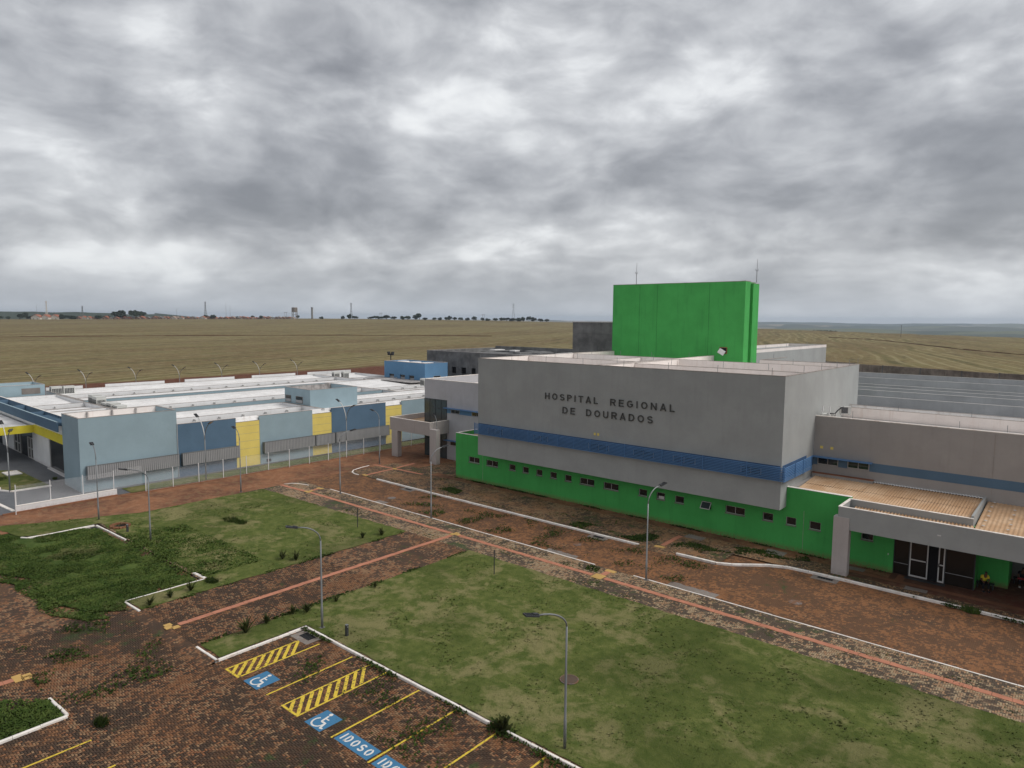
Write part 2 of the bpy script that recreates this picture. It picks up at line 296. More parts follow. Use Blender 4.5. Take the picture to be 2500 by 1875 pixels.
# ------------------------------------------------------------------ mesh helpers
WM = {}
def wm(o): return WM.get(o.name, Matrix.Identity(4)) if o else Matrix.Identity(4)
class MB:
    def __init__(s): s.v = []; s.f = []
    def add(s, vs, fs):
        k = len(s.v); s.v += [tuple(v) for v in vs]; s.f += [tuple(i+k for i in f) for f in fs]; return s
    def box(s, x0, x1, y0, y1, z0, z1):
        if x0 > x1: x0, x1 = x1, x0
        if y0 > y1: y0, y1 = y1, y0
        return s.add([(x0, y0, z0), (x1, y0, z0), (x1, y1, z0), (x0, y1, z0), (x0, y0, z1), (x1, y0, z1), (x1, y1, z1), (x0, y1, z1)],
            [(0, 3, 2, 1), (4, 5, 6, 7), (0, 1, 5, 4), (1, 2, 6, 5), (2, 3, 7, 6), (3, 0, 4, 7)])
    def quad(s, a, b, c, d): return s.add([a, b, c, d], [(0, 1, 2, 3)])
    def prism(s, pts, z0, z1):
        n = len(pts); return s.add([(x, y, z0) for x, y in pts]+[(x, y, z1) for x, y in pts],
            [tuple(range(n-1, -1, -1)), tuple(range(n, 2*n))]+[(i, (i+1) % n, n+(i+1) % n, n+i) for i in range(n)])
    def tube(s, pts, r, n=8, cap=True):
        pts = [Vector(p) for p in pts]; rs = r if isinstance(r, (list, tuple)) else [r]*len(pts); vs = []; fs = []
        for i, p in enumerate(pts):
            d = (pts[min(i+1, len(pts)-1)]-pts[max(i-1, 0)]).normalized()
            a = d.cross(Vector((0, 0, 1))) if abs(d.z) < .95 else d.cross(Vector((1, 0, 0))); a.normalize(); b = d.cross(a)
            for j in range(n):
                t = 2*math.pi*j/n; vs.append(p+(a*math.cos(t)+b*math.sin(t))*rs[i])
        for i in range(len(pts)-1):
            for j in range(n): fs.append((i*n+j, i*n+(j+1) % n, (i+1)*n+(j+1) % n, (i+1)*n+j))
        if cap: fs += [tuple(range(n)), tuple(range((len(pts)-1)*n, len(pts)*n))]
        return s.add(vs, fs)
    def obox(s, c, dx, dy, dz, M3):
        vs = [Vector(c)+M3 @ Vector((x*dx/2, y*dy/2, z*dz/2)) for x in (-1, 1) for y in (-1, 1) for z in (-1, 1)]
        return s.add(vs, [(0, 1, 3, 2), (4, 6, 7, 5), (0, 4, 5, 1), (2, 3, 7, 6), (0, 2, 6, 4), (1, 5, 7, 3)])
    def mesh(s, name, mat, inv=None):
        me = bpy.data.meshes.new(name); vs = s.v
        if inv is not None: vs = [tuple(inv @ Vector(v)) for v in vs]
        me.from_pydata(vs, [], s.f); me.update()
        bm = bmesh.new(); bm.from_mesh(me); bmesh.ops.recalc_face_normals(bm, faces=bm.faces); bm.to_mesh(me); bm.free()
        me.materials.append(mat); return me
    def build(s, name, mat, parent=None, smooth=False, local=False, **kw):
        if isinstance(mat, str): mat = M[mat]
        inv = None if local or parent is None else wm(parent).inverted()
        me = s.mesh(name, mat, inv)
        if smooth: me.polygons.foreach_set('use_smooth', [True]*len(me.polygons))
        return link(name, me, parent, **kw)
def link(name, me, parent=None, loc=None, label=None, kind=None, mtx=None, **kw):
    o = bpy.data.objects.new(name, me); COL.objects.link(o)
    if parent: o.parent = parent; WM[o.name] = wm(parent)
    if loc: o.location = loc; WM[o.name] = wm(parent) @ Matrix.Translation(loc)
    if mtx is not None: o.matrix_local = mtx; WM[o.name] = wm(parent) @ mtx
    if label: o['label'] = label
    if kind: o['kind'] = kind
    for k, v in kw.items(): o[k] = v
    return o
def thing(name, label, cat, loc=(0, 0, 0), rz=0., group=None):
    o = bpy.data.objects.new(name, None); COL.objects.link(o); o.location = loc; o.rotation_euler = (0, 0, rz); o.empty_display_size = .3
    WM[o.name] = Matrix.Translation(loc) @ Matrix.Rotation(rz, 4, 'Z')
    o['label'] = label; o['category'] = cat
    if group: o['group'] = group
    return o
def struct(name):
    o = bpy.data.objects.new(name, None); COL.objects.link(o); o['kind'] = 'structure'; return o
def copy_tree(o, loc=None, rz=None, label=None, group=None, parent=None):
    c = o.copy(); COL.objects.link(c)
    if parent: c.parent = parent
    if loc: c.location = loc
    if rz is not None: c.rotation_euler = (0, 0, rz)
    if label: c['label'] = label
    if group: c['group'] = group
    for ch in list(o.children): copy_tree(ch, parent=c)
    return c
# ------------------------------------------------------------------ terrain
def crest(az):   # az in source px -> (pixel rows below the true horizon, crest distance)
    X = [-400, 0, 700, 900, 1250, 1400, 1850, 2200, 2500, 3300]; Dp = [8.4, 8.4, 3.6, 2.6, 5, 7, 17, 24, 28, 36]; Rr = [1500, 1500, 1500, 1500, 1500, 1450, 1300, 1150, 1050, 900]
    return np.interp(az, X, Dp), np.interp(az, X, Rr)
def azpx(a):     # azimuth relative to the view axis -> approx source px
    return 1250+FPX*math.tan(max(-1.2, min(1.2, a)))
def terr_z(x, y):
    r = math.hypot(x, y); a = math.atan2(x, y)-YAW
    a = (a+math.pi) % (2*math.pi)-math.pi
    d, rc = crest(azpx(a)); zc = CAMH-d*rc/1671.
    if abs(a) > 1.2: zc = 2
    if r < 330: return -.25
    if r <= rc: return -.25+(zc+.25)*((r-330)/(rc-330))**1.6
    s = (r-rc); drop = (55. if a > .25 else 14.+41*max(0, min(1, (a-.0)/.25)))
    return zc-drop*(1-math.exp(-s/500.))
def build_terrain():
    rings = [0, 20, 40, 60, 80, 100, 125, 150, 180, 210, 250, 290, 330]+[330+k*45 for k in range(1, 30)]+[1700, 1800, 1950, 2100, 2300, 2500, 2700, 3000, 3500, 4200, 5000, 6200, 8000, 10000, 12400]
    rings = sorted(set(rings)); na = 240; v = []; f = []
    for r in rings:
        for j in range(na):
            a = 2*math.pi*j/na; x = r*math.sin(a); y = r*math.cos(a); v.append((x, y, terr_z(x, y)))
    for i in range(len(rings)-1):
        for j in range(na): f.append((i*na+j, i*na+(j+1) % na, (i+1)*na+(j+1) % na, (i+1)*na+j))
    m = MB(); m.v = v; m.f = f
    return m.build('field', 'field', kind='structure', smooth=True)
build_terrain()
def polar(px, r, z=None):
    a = math.atan((px-1250)/FPX)+YAW; x = r*math.sin(a); y = r*math.cos(a); return x, y, (terr_z(x, y) if z is None else z)
# far rolling country beyond the crest
def hills(name, r, x0, x1, base, prof, mat, depth=700):
    m = MB(); n = 60; row = []
    for k in range(n+1):
        px = x0+(x1-x0)*k/n; h = prof(px)
        row.append((polar(px, r-depth, base), polar(px, r, h), polar(px, r+depth, base)))
    v = [p for t in row for p in t]; f = []
    for k in range(n):
        a = 3*k; b = a+3; f += [(a, b, b+1, a+1), (a+1, b+1, b+2, a+2)]
    m.v = v; m.f = f; return m.build(name, mat, kind='structure', smooth=True)
def hp(px, base, amp, s):
    return base+amp*(math.sin(px*s)+.5*math.sin(px*s*2.3+1)+.3*math.sin(px*s*5.1+2))
hills('hills', 11000, 1300, 3000, -90, lambda p: hp(p, 2, 7, .011), M['far'], 1400)
hills('hills', 7500, 1300, 3000, -90, lambda p: hp(p, -18, 5, .017), M['far'], 1200)
hills('hills', 4600, 1500, 3000, -90, lambda p: hp(p, -28, 4, .013), M['far'], 900)
hills('hills', 3200, -400, 380, -20, lambda p: hp(p, 28, 3, .013), M['tree'], 300)
hills('hills', 3400, 380, 560, -20, lambda p: 31-(p-380)*.16, M['tree'], 300)
# ------------------------------------------------------------------ far trees, houses, masts along the skyline
def crown_mesh(nleaf, seed, flat=.75):
    rr = random.Random(seed); m = MB(); lob = [(rr.uniform(-.45, .45), rr.uniform(-.45, .45), rr.uniform(-.1, .35), rr.uniform(.3, .55)) for _ in range(6)]
    for i in range(nleaf):
        cx, cy, cz, cr = rr.choice(lob); d = Vector((rr.gauss(0, 1), rr.gauss(0, 1), rr.gauss(0, 1))).normalized()*cr*rr.uniform(.55, 1.05)
        p = Vector((cx, cy, cz))+Vector((d.x, d.y, d.z*flat)); s = rr.uniform(.08, .17)
        a = Vector((rr.gauss(0, 1), rr.gauss(0, 1), rr.gauss(0, 1))).normalized(); b = a.orthogonal().normalized()
        m.quad(p-a*s, p-b*s, p+a*s, p+b*s)
    return m.mesh('crown', M['tree'])
crowns = [crown_mesh(420, k) for k in range(4)]
tm = MB().tube([(0, 0, -1), (0.02, 0, -.5), (0, .03, 0)], [.06, .045, .02], 6)
for s_ in ((.3, .1), (-.25, .2), (.05, -.3)): tm.tube([(0, 0, -.5), (s_[0], s_[1], 0)], [.03, .012], 5)
trunkm = tm.mesh('trunk', M['bark'])
def tree(px, r, h, w, label, sink=.0):
    h *= 1.0
    x, y, z = polar(px, r); t = thing('tree', label, 'tree', (x, y, z-sink), rnd.uniform(0, 6), 'trees along the field skyline')
    H2 = h*.5; sc = Matrix.Translation((0, 0, h*.55)) @ Matrix.Diagonal((w*.55, w*.55, h*.55, 1))
    link('crown', rnd.choice(crowns), t, mtx=sc); link('trunk', trunkm, t, mtx=sc)
desc = ['broad', 'round', 'low', 'bushy', 'dome shaped', 'ragged', 'squat', 'spreading']
tl = [(3, 9, 9), (25, 7, 9), (52, 12, 14), (68, 15, 12), (80, 8, 12), (157, 11, 12), (172, 9, 12), (185, 8, 16), (240, 9, 14), (262, 8, 14), (293, 20, 24), (335, 21, 20), (350, 18, 22), (505, 11, 9), (522, 12, 9), (580, 7, 12), (620, 9, 8), (640, 9, 9), (727, 10, 7), (785, 7, 8),
      (838, 9, 9), (853, 13, 10), (866, 9, 12), (906, 8, 12), (918, 10, 14), (930, 9, 12), (944, 13, 16), (963, 8, 14), (983, 10, 12), (995, 12, 13), (1014, 13, 14), (1024, 17, 14), (1038, 8, 14), (1060, 8, 12), (1073, 8, 10), (1088, 9, 9), (1098, 12, 9), (1110, 9, 10), (1124, 10, 9), (1140, 8, 12), (1156, 12, 12),
      (1177, 10, 9), (1190, 7, 12), (1210, 8, 14), (1222, 10, 14), (1236, 10, 14), (1250, 9, 16), (1262, 10, 16), (1276, 12, 10), (1290, 15, 12), (1302, 12, 12), (1318, 10, 14), (1334, 9, 12)]
ONES = 'zeroth first second third fourth fifth sixth seventh eighth ninth tenth eleventh twelfth thirteenth fourteenth fifteenth sixteenth seventeenth eighteenth nineteenth'.split()
def ordn(n):
    if n < 20: return ONES[n]
    t_ = {2: 'twenty', 3: 'thirty', 4: 'forty', 5: 'fifty', 6: 'sixty', 7: 'seventy'}[n//10]
    return t_+'-'+ONES[n % 10] if n % 10 else t_[:-1]+'ieth'
for i, (px_, h, w) in enumerate(tl):
    place = 'at the left end of the skyline' if px_ < 200 else 'behind the village on the skyline' if px_ < 460 else 'near the water tower' if px_ < 800 else 'in the skyline hedge' if px_ < 1150 else 'in the hedge near the tall pylon'
    tree(px_, 1490-(i % 3)*12, (h+3)*.9, w*1.2, '%s dark tree, %s, %s' % (desc[i % 8], ordn(i+1), place), 3)
for k in range(16):
    tree(1990+k*3.1+rnd.uniform(-1, 1), 1750+rnd.uniform(-15, 15), 34, 30, '%s tree from the left in the small grove beyond the right field' % ordn(k+1), 2)
def house(px, r, w, h, wallm, label, roofm='redroof'):
    x, y, z = polar(px, r); t = thing('far_house', label, 'house', (x, y, z-1.5), -YAW+rnd.uniform(-.1, .1), 'village houses on the skyline')
    d = w*.8; m = MB().box(-w/2, w/2, -d/2, d/2, 0, h+1); m.add([(-w/2+.02, -d/2, h+1), (w/2-.02, -d/2, h+1), (0, -d/2, h+1+w*.27), (-w/2+.02, d/2, h+1), (w/2-.02, d/2, h+1), (0, d/2, h+1+w*.27)], [(0, 1, 2), (3, 5, 4), (0, 2, 5, 3), (1, 4, 5, 2)])
    m.build('wall', wallm, t, local=True)
    e = .7; zt = h+1.25+w*.27; ze = h+.85
    rm = MB()
    for s in (-1, 1): rm.add([(0, -d/2-e, zt), (0, d/2+e, zt), (s*(w/2+e), d/2+e, ze), (s*(w/2+e), -d/2-e, ze), (0, -d/2-e, zt+.3), (0, d/2+e, zt+.3), (s*(w/2+e), d/2+e, ze+.3), (s*(w/2+e), -d/2-e, ze+.3)], [(0, 1, 2, 3), (4, 7, 6, 5), (0, 3, 7, 4), (1, 5, 6, 2), (2, 6, 7, 3)])
    rm.build('roof', roofm, t, local=True)
    for s in (-1, 1): MB().box(s*w*.22-.6, s*w*.22+.6, -d/2-.06, -d/2+.1, 1.6, 3.2).build('window', 'glass', t, local=True)
for px_, w in ((95, 15), (117, 15), (140, 15)):
    house(px_, 1470, w, 4.5, 'farwhite', {95: 'leftmost', 117: 'middle', 140: 'rightmost'}[px_]+' of three white houses with red gable roofs on the skyline')
k = 0
for px_ in list(range(196, 300, 13))+list(range(308, 720, 8)):
    k += 1; w = rnd.uniform(7, 13)
    house(px_+rnd.uniform(-2, 2), 1480-rnd.uniform(0, 10), w, rnd.uniform(1.6, 3), rnd.choice(['farwhite', 'farbrown', 'farbrown']), '%s low village house from the left behind the field' % ordn(k), rnd.choice(['redroof', 'redroof', 'farbrown', 'conc']))
def lattice(px, h, w, r=1500, label='', name='lattice_tower', cat='lattice tower', arms=False, mat='steeld'):
    x, y, z = polar(px, r); t = thing(name, label, cat, (x, y, z-2), -YAW)
    L = MB(); B = MB(); n = 7; q = [(1, 1), (1, -1), (-1, -1), (-1, 1)]
    for sx, sy in q: L.tube([(sx*w/2, sy*w/2, 0), (sx*w*.16, sy*w*.16, h*.62), (sx*w*.1, sy*w*.1, h)], [.28, .2, .16], 5)
    def at(u, s):
        ww = w/2*(1-u/.62)+w*.16*(u/.62) if u < .62 else w*.16+(w*.1-w*.16)*((u-.62)/.38)
        return (s[0]*ww, s[1]*ww, u*h)
    for i in range(n):
        for j in range(4):
            B.tube([at(i/n, q[j]), at((i+1)/n, q[(j+1) % 4])], .09, 4); B.tube([at(i/n, q[(j+1) % 4]), at((i+1)/n, q[j])], .09, 4)
    L.build('leg', mat, t, local=True); B.build('brace', mat, t, local=True)
    hd = MB()
    if arms:
        for zz_ in (.8, .88, .96): hd.box(-w*.42, w*.42, -.15, .15, h*zz_, h*zz_+.3)
    else:
        for a in range(3): hd.box(math.cos(a*2.09)*.9-.35, math.cos(a*2.09)*.9+.35, math.sin(a*2.09)*.9-.3, math.sin(a*2.09)*.9+.3, h*.93, h)
        hd.box(-.05, .05, -.05, .05, h, h+2)
    hd.build('crossarm' if arms else 'antenna_head', mat, t, local=True)
def mastf(px, h, label, r=1500):
    x, y, z = polar(px, r); t = thing('antenna_mast', label, 'mast', (x, y, z-2), -YAW)
    MB().tube([(0, 0, 0), (0, 0, h)], [.28, .12], 6).build('pole', 'steeld', t, local=True)
    m = MB(); [m.tube([(-.7, 0, h*u), (.7, 0, h*u)], .07, 4) for u in (.8, .9, .97)]; m.build('crossarm', 'steeld', t, local=True)
mastf(94, 28, 'thin mast left of the white village houses')
lattice(118, 34, 4, label='pale antenna tower behind the three white houses on the skyline', mat='farwhite')
lattice(205, 26, 5, label='short pylon right of the white village houses', arms=True)
mastf(434, 22, 'faint mast right of the dark trees on the skyline')
lattice(504, 36, 5.5, label='tall pylon standing behind the left part of the village', arms=True)
mastf(554, 34, 'taller of two thin masts above the village'); mastf(564, 29, 'shorter right one of two thin masts above the village')
lattice(858, 36, 6, label='tall pylon right of the water tower and grey stack', arms=True)
lattice(1252, 40, 8, label='tallest pylon at the right end of the hedge line', arms=True)
for px_, lb in ((699, 'twin pole frame left of the water tower'), (930, 'twin pole power frame above the hedge trees near the tall pylon'), (1179, 'twin pole power frame in the middle of the long hedge')):
    x, y, z = polar(px_, 1495); t = thing('twin_pylon', lb, 'pylon', (x, y, z-2), -YAW)
    for s in (-1, 1): MB().tube([(s*1.9, 0, 0), (s*1.9, 0, 16)], .22, 6).build('pole', 'bark', t, local=True)
    MB().box(-3.4, 3.4, -.15, .15, 14.6, 15.1).build('crossarm', 'bark', t, local=True)
x, y, z = polar(720.5, 1480); t = thing('water_tower', 'grey concrete water tower on four legs above the village', 'water tower', (x, y, z-2), -YAW)
MB().tube([(0, 0, 16), (0, 0, 16.3), (0, 0, 25), (0, 0, 25.6)], [5.2, 5.8, 5.8, 5.4], 20).build('tank', 'concold', t, local=True)
for sx in (-1, 1):
    for sy in (-1, 1): MB().box(sx*4-.5, sx*4+.5, sy*4-.5, sy*4+.5, 0, 16).build('leg', 'concold', t, local=True)
m = MB(); [m.box(-4, 4, s*4-.25, s*4+.25, zz_, zz_+.6) for s in (-1, 1) for zz_ in (5, 10.5)]; m.build('brace', 'concold', t, local=True)
x, y, z = polar(763, 1480); t = thing('grey_stack', 'tall grey cylindrical stack right of the water tower', 'stack', (x, y, z-2), 0)
MB().tube([(0, 0, 0), (0, 0, 24)], [2, 1.9], 14).build('shaft', 'apron', t, local=True); MB().tube([(0, 0, 24), (0, 0, 26)], 2.3, 14).build('cap', 'conc', t, local=True)
x, y, z = polar(2196, 900); t = thing('power_pole', 'lone wooden pole in the field on the right', 'power pole', (x, y, z-.3), -YAW)
MB().tube([(0, 0, 0), (0, 0, 14)], [.2, .14], 7).build('pole', 'bark', t, local=True); MB().box(-.9, .9, -.08, .08, 13.2, 13.45).build('crossarm', 'bark', t, local=True)
# contour terrace banks in the field
for name_, pts in (('earth_bank', [(-300, 640), (0, 640), (300, 640), (600, 640), (900, 640), (1200, 640)]), ('earth_bank', [(2020, 800), (2080, 780), (2120, 760), (2180, 700), (2260, 610), (2350, 540), (2440, 500), (2600, 450)])):
    m = MB()
    for (a, ra), (b, rb) in zip(pts[:-1], pts[1:]):
        for q in range(6):
            p0 = polar(a+(b-a)*q/6, ra+(rb-ra)*q/6); p1 = polar(a+(b-a)*(q+1)/6, ra+(rb-ra)*(q+1)/6)
            p0b = polar(a+(b-a)*q/6, ra+(rb-ra)*q/6+5); p1b = polar(a+(b-a)*(q+1)/6, ra+(rb-ra)*(q+1)/6+5)
            up_ = lambda p, h: (p[0], p[1], p[2]+h)
            h_ = .25+.35*abs(math.sin(a*.01+q*.5)); m.quad(up_(p0, -.3), up_(p1, -.3), up_(p1, h_), up_(p0, h_)); m.quad(up_(p0, h_), up_(p1, h_), up_(p1b, -.3), up_(p0b, -.3))
    m.build(name_, 'dirt2', kind='structure')
# ------------------------------------------------------------------ near ground sheets
def sheet(name, rects, z, mat, parent=None, step=None):
    m = MB()
    for x0, x1, y0, y1 in rects: m.quad((x0, y0, z), (x1, y0, z), (x1, y1, z), (x0, y1, z))
    return m.build(name, mat, parent, **({} if parent else {'kind': 'structure'}))
LOTZ = -.1
K = 1.0057
lot = struct('parking_lot')
sheet('lot_base', [(-66, 12, -8, 15.2), (-33.3, 12, 15.2, 21.1), (-66, -44.75, 15.2, 20.3)], LOTZ, M['lot'], lot)
walk = struct('brick_walkway')
sheet('walkway_base', [(-44.75, -33.3, 15.75, 21.1), (-44.75, -33.3, 21.1, 36.45)], 0, M['lot'], walk)
sheet('walkway_base', [(-44.75, -33.3, 36.45, 40.35), (-66, -44.75, 20.3, 40.35), (-33.3, 12, 21.1, 40.35)], 0, M['walk'], walk)
MB().quad((-44.75, 15.1, LOTZ+.004), (-33.3, 15.1, LOTZ+.004), (-33.3, 15.75, 0), (-44.75, 15.75, 0)).build('ramp', 'lot', walk)
# road between the kerbs
m = MB(); xs = [-66, -62, -60, -59, -57]+[x for x in range(-54, 13, 3)]
zr = lambda x: LOTZ*max(0, min(1, (x+63)/5))
for a, b in zip(xs[:-1], xs[1:]): m.quad((a, 40.35, zr(a)), (b, 40.35, zr(b)), (b, 50.2, zr(b)), (a, 50.2, zr(a)))
m.build('road', 'road', kind='structure')
sheet('pavement', [(-66, -20, 46.45, 53.2), (-20, 14, 49.3, 62), (-60, -50, 53.2, 59.3)], 0, M['verge'])
MB().add([(-66, 46.45, -.2), (-59.2, 46.45, -.2), (-59.2, 46.45, 0), (-66, 46.45, 0)], [(0, 1, 2, 3)]).add([(-27, 46.45, -.12), (-23, 46.45, -.12), (-23, 46.45, .001), (-27, 46.45, .001)], [(0, 1, 2, 3)]).build('pavement_edge', 'verge', kind='structure')
m = MB(); 
for x0, x1 in ((-26.7, -23.3),): m.quad((x0, 46.0, LOTZ+.004), (x1, 46.0, LOTZ+.004), (x1, 46.46, .004), (x0, 46.46, .004))
m.build('ramp', 'verge', kind='structure')
sheet('dirt_road', [(-72.6, -66, -20, 66), (-66, -59, 53.2, 62)], -.004, M['dirt'])
sheet('dirt_strip', [(-66, -64.4, 15.5, 66)], .012, M['dirt'])
sheet('side_path', [(-56.5, -10, 51.75, 53.02)], .006, M['dirt'])
sheet('asphalt_yard', [(-135, -72.6, -10, 26.6), (-77, -75.0, 26.6, 90)], .0, M['asphalt'])
# herringbone paver geometry near the camera
def in_view(x, y, z=0, pad=40):
    v = Vector((x, y, z-CAMH)); d = v.dot(f2)
    if d < 1: return False
    sx = 1250+FPX*v.dot(r3)/d; sy = 937.5-FPX*v.dot(u3)/d
    return -pad < sx < 2500+pad and -pad < sy < 1875+pad
def herring(rects, z, mat, parent, nind=0, gap=.008, h=.014):
    br = []
    for x0, x1, y0, y1 in rects:
        for ix in range(math.floor(x0*10), math.ceil(x1*10)):
            X = ix/10
            for iy in range(math.floor(y0*10), math.ceil(y1*10)):
                k = (ix-iy) % 4
                if k == 0: w = (X, iy/10, .2, .1)
                elif k == 3: w = (X, iy/10, .1, .2)
                else: continue
                if w[0] < x0 or w[1] < y0 or w[0]+w[2] > x1+1e-6 or w[1]+w[3] > y1+1e-6: continue
                br.append(w)
    br = [w for w in br if in_view(w[0], w[1], z, 15)]
    br.sort(key=lambda w: w[0]**2+w[1]**2)
    ind = br[:nind]; rest = np.array(br[nind:])
    if nind:
        ms = {}
        for key, (a, b) in {'h': (.2, .1), 'v': (.1, .2)}.items(): ms[key] = MB().box(gap/2, a-gap/2, gap/2, b-gap/2, -.02, h).mesh('paver', mat)
        for w in ind:
            o = link('paver', ms['h' if w[2] > .15 else 'v'], parent); o.location = (w[0], w[1], z+rnd.uniform(-.002, .003))
    if len(rest):
        n = len(rest); rs = np.random.RandomState(3); zt = z+h+rs.uniform(-.003, .003, n)
        x0 = rest[:, 0]+gap/2; x1 = rest[:, 0]+rest[:, 2]-gap/2; y0 = rest[:, 1]+gap/2; y1 = rest[:, 1]+rest[:, 3]-gap/2
        tx = rs.uniform(-.002, .002, n); V = np.zeros((n, 8, 3))
        for i, (a, b) in enumerate(((x0, y0), (x1, y0), (x1, y1), (x0, y1))):
            V[:, i, 0] = a; V[:, i, 1] = b; V[:, i, 2] = z-.01; V[:, i+4, 0] = a; V[:, i+4, 1] = b; V[:, i+4, 2] = zt+tx*(1 if i in (0, 3) else -1)
        F = np.array([(4, 5, 6, 7), (0, 1, 5, 4), (1, 2, 6, 5), (2, 3, 7, 6), (3, 0, 4, 7)])
        FF = (F[None]+8*np.arange(n)[:, None, None]).reshape(-1, 4)
        me = bpy.data.meshes.new('pavers'); me.vertices.add(n*8); me.vertices.foreach_set('co', V.reshape(-1))
        me.loops.add(FF.size); me.loops.foreach_set('vertex_index', FF.reshape(-1)); me.polygons.add(len(FF)); me.polygons.foreach_set('loop_start', np.arange(0, FF.size, 4)); me.polygons.foreach_set('loop_total', np.full(len(FF), 4))
        me.update(); me.validate(); me.materials.append(mat); link('pavers', me, parent, kind='stuff')
    return len(br)
NB = herring([(-44, -12, 3, 15.1), (-33.3, -12, 15.1, 20.85), ], LOTZ, M['lot'], lot, 298)
NB2 = herring([(-42.55, -35.65, 15.8, 28)], 0, M['lot'], walk)
print('pavers', NB, NB2)
# ------------------------------------------------------------------ kerbs
def kerb_run(par, pts, w=.14, z0=-.16, z1=.03, stone=1.0, jit=.012, miss=()):
    pts = [Vector((p[0], p[1], 0)) for p in pts]; idx = 0; rr = random.Random(len(pts)+int(pts[0].x*7))
    for a, b in zip(pts[:-1], pts[1:]):
        L = (b-a).length; n = max(1, round(L/stone)); d = (b-a)/L; nrm = Vector((-d.y, d.x, 0))
        for i in range(n):
            idx += 1
            if idx in miss: continue
            s = L*i/n+.008; e = L*(i+1)/n-.008; j = rr.uniform(-jit, jit); dz_ = rr.uniform(-.008, .008)
            p0 = a+d*s+nrm*j; p1 = a+d*e+nrm*(j+rr.uniform(-jit, jit)*.5); ch = nrm*.02
            q = [p0-nrm*w/2, p1-nrm*w/2, p1+nrm*w/2, p0+nrm*w/2]
            m = MB(); vs = [(v.x, v.y, z0) for v in q]+[(v.x, v.y, z1-.025+dz_) for v in q]
            q2 = [q[0]+ch, q[1]+ch, q[2]-ch, q[3]-ch]; vs += [(v.x, v.y, z1+dz_) for v in q2]
            m.add(vs, [(0, 3, 2, 1), (8, 9, 10, 11)]+[(i_, (i_+1) % 4, 4+(i_+1) % 4, 4+i_) for i_ in range(4)]+[(4+i_, 4+(i_+1) % 4, 8+(i_+1) % 4, 8+i_) for i_ in range(4)])
            m.build('kerb_stone', 'kerb', par)
kb = struct('kerb')
kerb_run(kb, [(-35.6, 15.78), (-33.4, 15.78)]); kerb_run(kb, [(-33.36, 15.85), (-33.36, 20.9)]); kerb_run(kb, [(-33.4, 20.97), (-8, 21.1)], miss=(15,))
kb2 = struct('kerb'); kerb_run(kb2, [(-59.2, 40.42), (-26.6, 40.42)], w=.12, z1=.012, stone=1.2, jit=.004)
kb3 = struct('kerb'); kerb_run(kb3, [(-23.4, 40.4), (10, 40.38)], w=.12, z1=.012, stone=1.2, jit=.004)
kb4 = struct('kerb'); kerb_run(kb4, [(-65.3, 50.08), (-65.15, 48.9), (-64.7, 47.4), (-63.9, 46.6), (-63, 46.3), (-62.3, 46.3)], w=.14, z1=.05, stone=.7)
kb5 = struct('kerb'); kerb_run(kb5, [(-59.2, 46.45), (-54, 46.4), (-26.5, 46.45)], w=.2, z1=.05)
kb6 = struct('kerb'); kerb_run(kb6, [(-23.3, 46.5), (-20.2, 46.6), (-19.2, 47.1), (-18.2, 47.9), (-17.2, 48.7), (-15.9, 49.25), (-13.8, 49.38), (12, 49.45)], w=.2, z1=.06)
kb7 = struct('kerb'); kerb_run(kb7, [(-64.0, 14.9), (-63.5, 15.2), (-63.35, 16.2), (-63.3, 19.9)], w=.14, z1=.05); kerb_run(kb7, [(-63.2, 20.05), (-57.4, 20.2)]); kerb_run(kb7, [(-46.3, 20.5), (-44.8, 20.62)], w=.22); kerb_run(kb7, [(-44.72, 20.5), (-44.72, 15.55)], w=.1); kerb_run(kb7, [(-44.6, 15.52), (-42.6, 15.58)])
kb8 = struct('kerb'); kerb_run(kb8, [(-35.7, 9.02), (-33.6, 9.1)]); kerb_run(kb8, [(-33.5, 9.1), (-33.42, 4)])
kb9 = struct('kerb'); kerb_run(kb9, [(-64.6, 38.4), (-64.3, 39.1), (-63.6, 39.5), (-62.2, 39.85)], w=.1, z1=.03, stone=.6)
kb10 = struct('kerb'); kerb_run(kb10, [(-83.9, 18.0), (-82.8, 17.7), (-81.4, 18.4), (-81.3, 21.8)], w=.2, z0=-.1, z1=.14, stone=1.1); kerb_run(kb10, [(-78, 16.2), (-73, 16.6)], w=.3, z0=-.1, z1=.1)
# ------------------------------------------------------------------ tactile paths
tp = struct('tactile_path')
tmo = MB().box(-.197, .197, -.197, .197, 0, .018).mesh('tactile_tile', M['orangetile']); tmy = MB().box(-.197, .197, -.197, .197, 0, .02)
for i in range(5):
    for j in range(5): tmy.box(-.15+i*.075-.012, -.15+i*.075+.012, -.15+j*.075-.012, -.15+j*.075+.012, .02, .026)
tmy = tmy.mesh('tactile_tile', M['yellowtile'])
def tiles(x0, y0, x1, y1, me, n=None, z=.002):
    L = math.hypot(x1-x0, y1-y0); n = n or max(1, round(L/.4))
    for i in range(n):
        u = (i+.5)/n; o = link('tactile_tile', me, tp); o.location = (x0+(x1-x0)*u+rnd.uniform(-.02, .02), y0+(y1-y0)*u+rnd.uniform(-.012, .012), z+rnd.uniform(-.003, .006)); o.rotation_euler = (0, 0, rnd.uniform(-.03, .03))
tiles(-64.4, 37.95, -60.2, 38.2, tmo); tiles(-59.6, 38.25, -39.6, 38.5, tmo); tiles(-38.6, 38.52, -25.6, 38.6, tmo); tiles(-24.6, 38.6, 2, 38.55, tmo)
tiles(-39, 16.3, -39.05, 38.1, tmo)
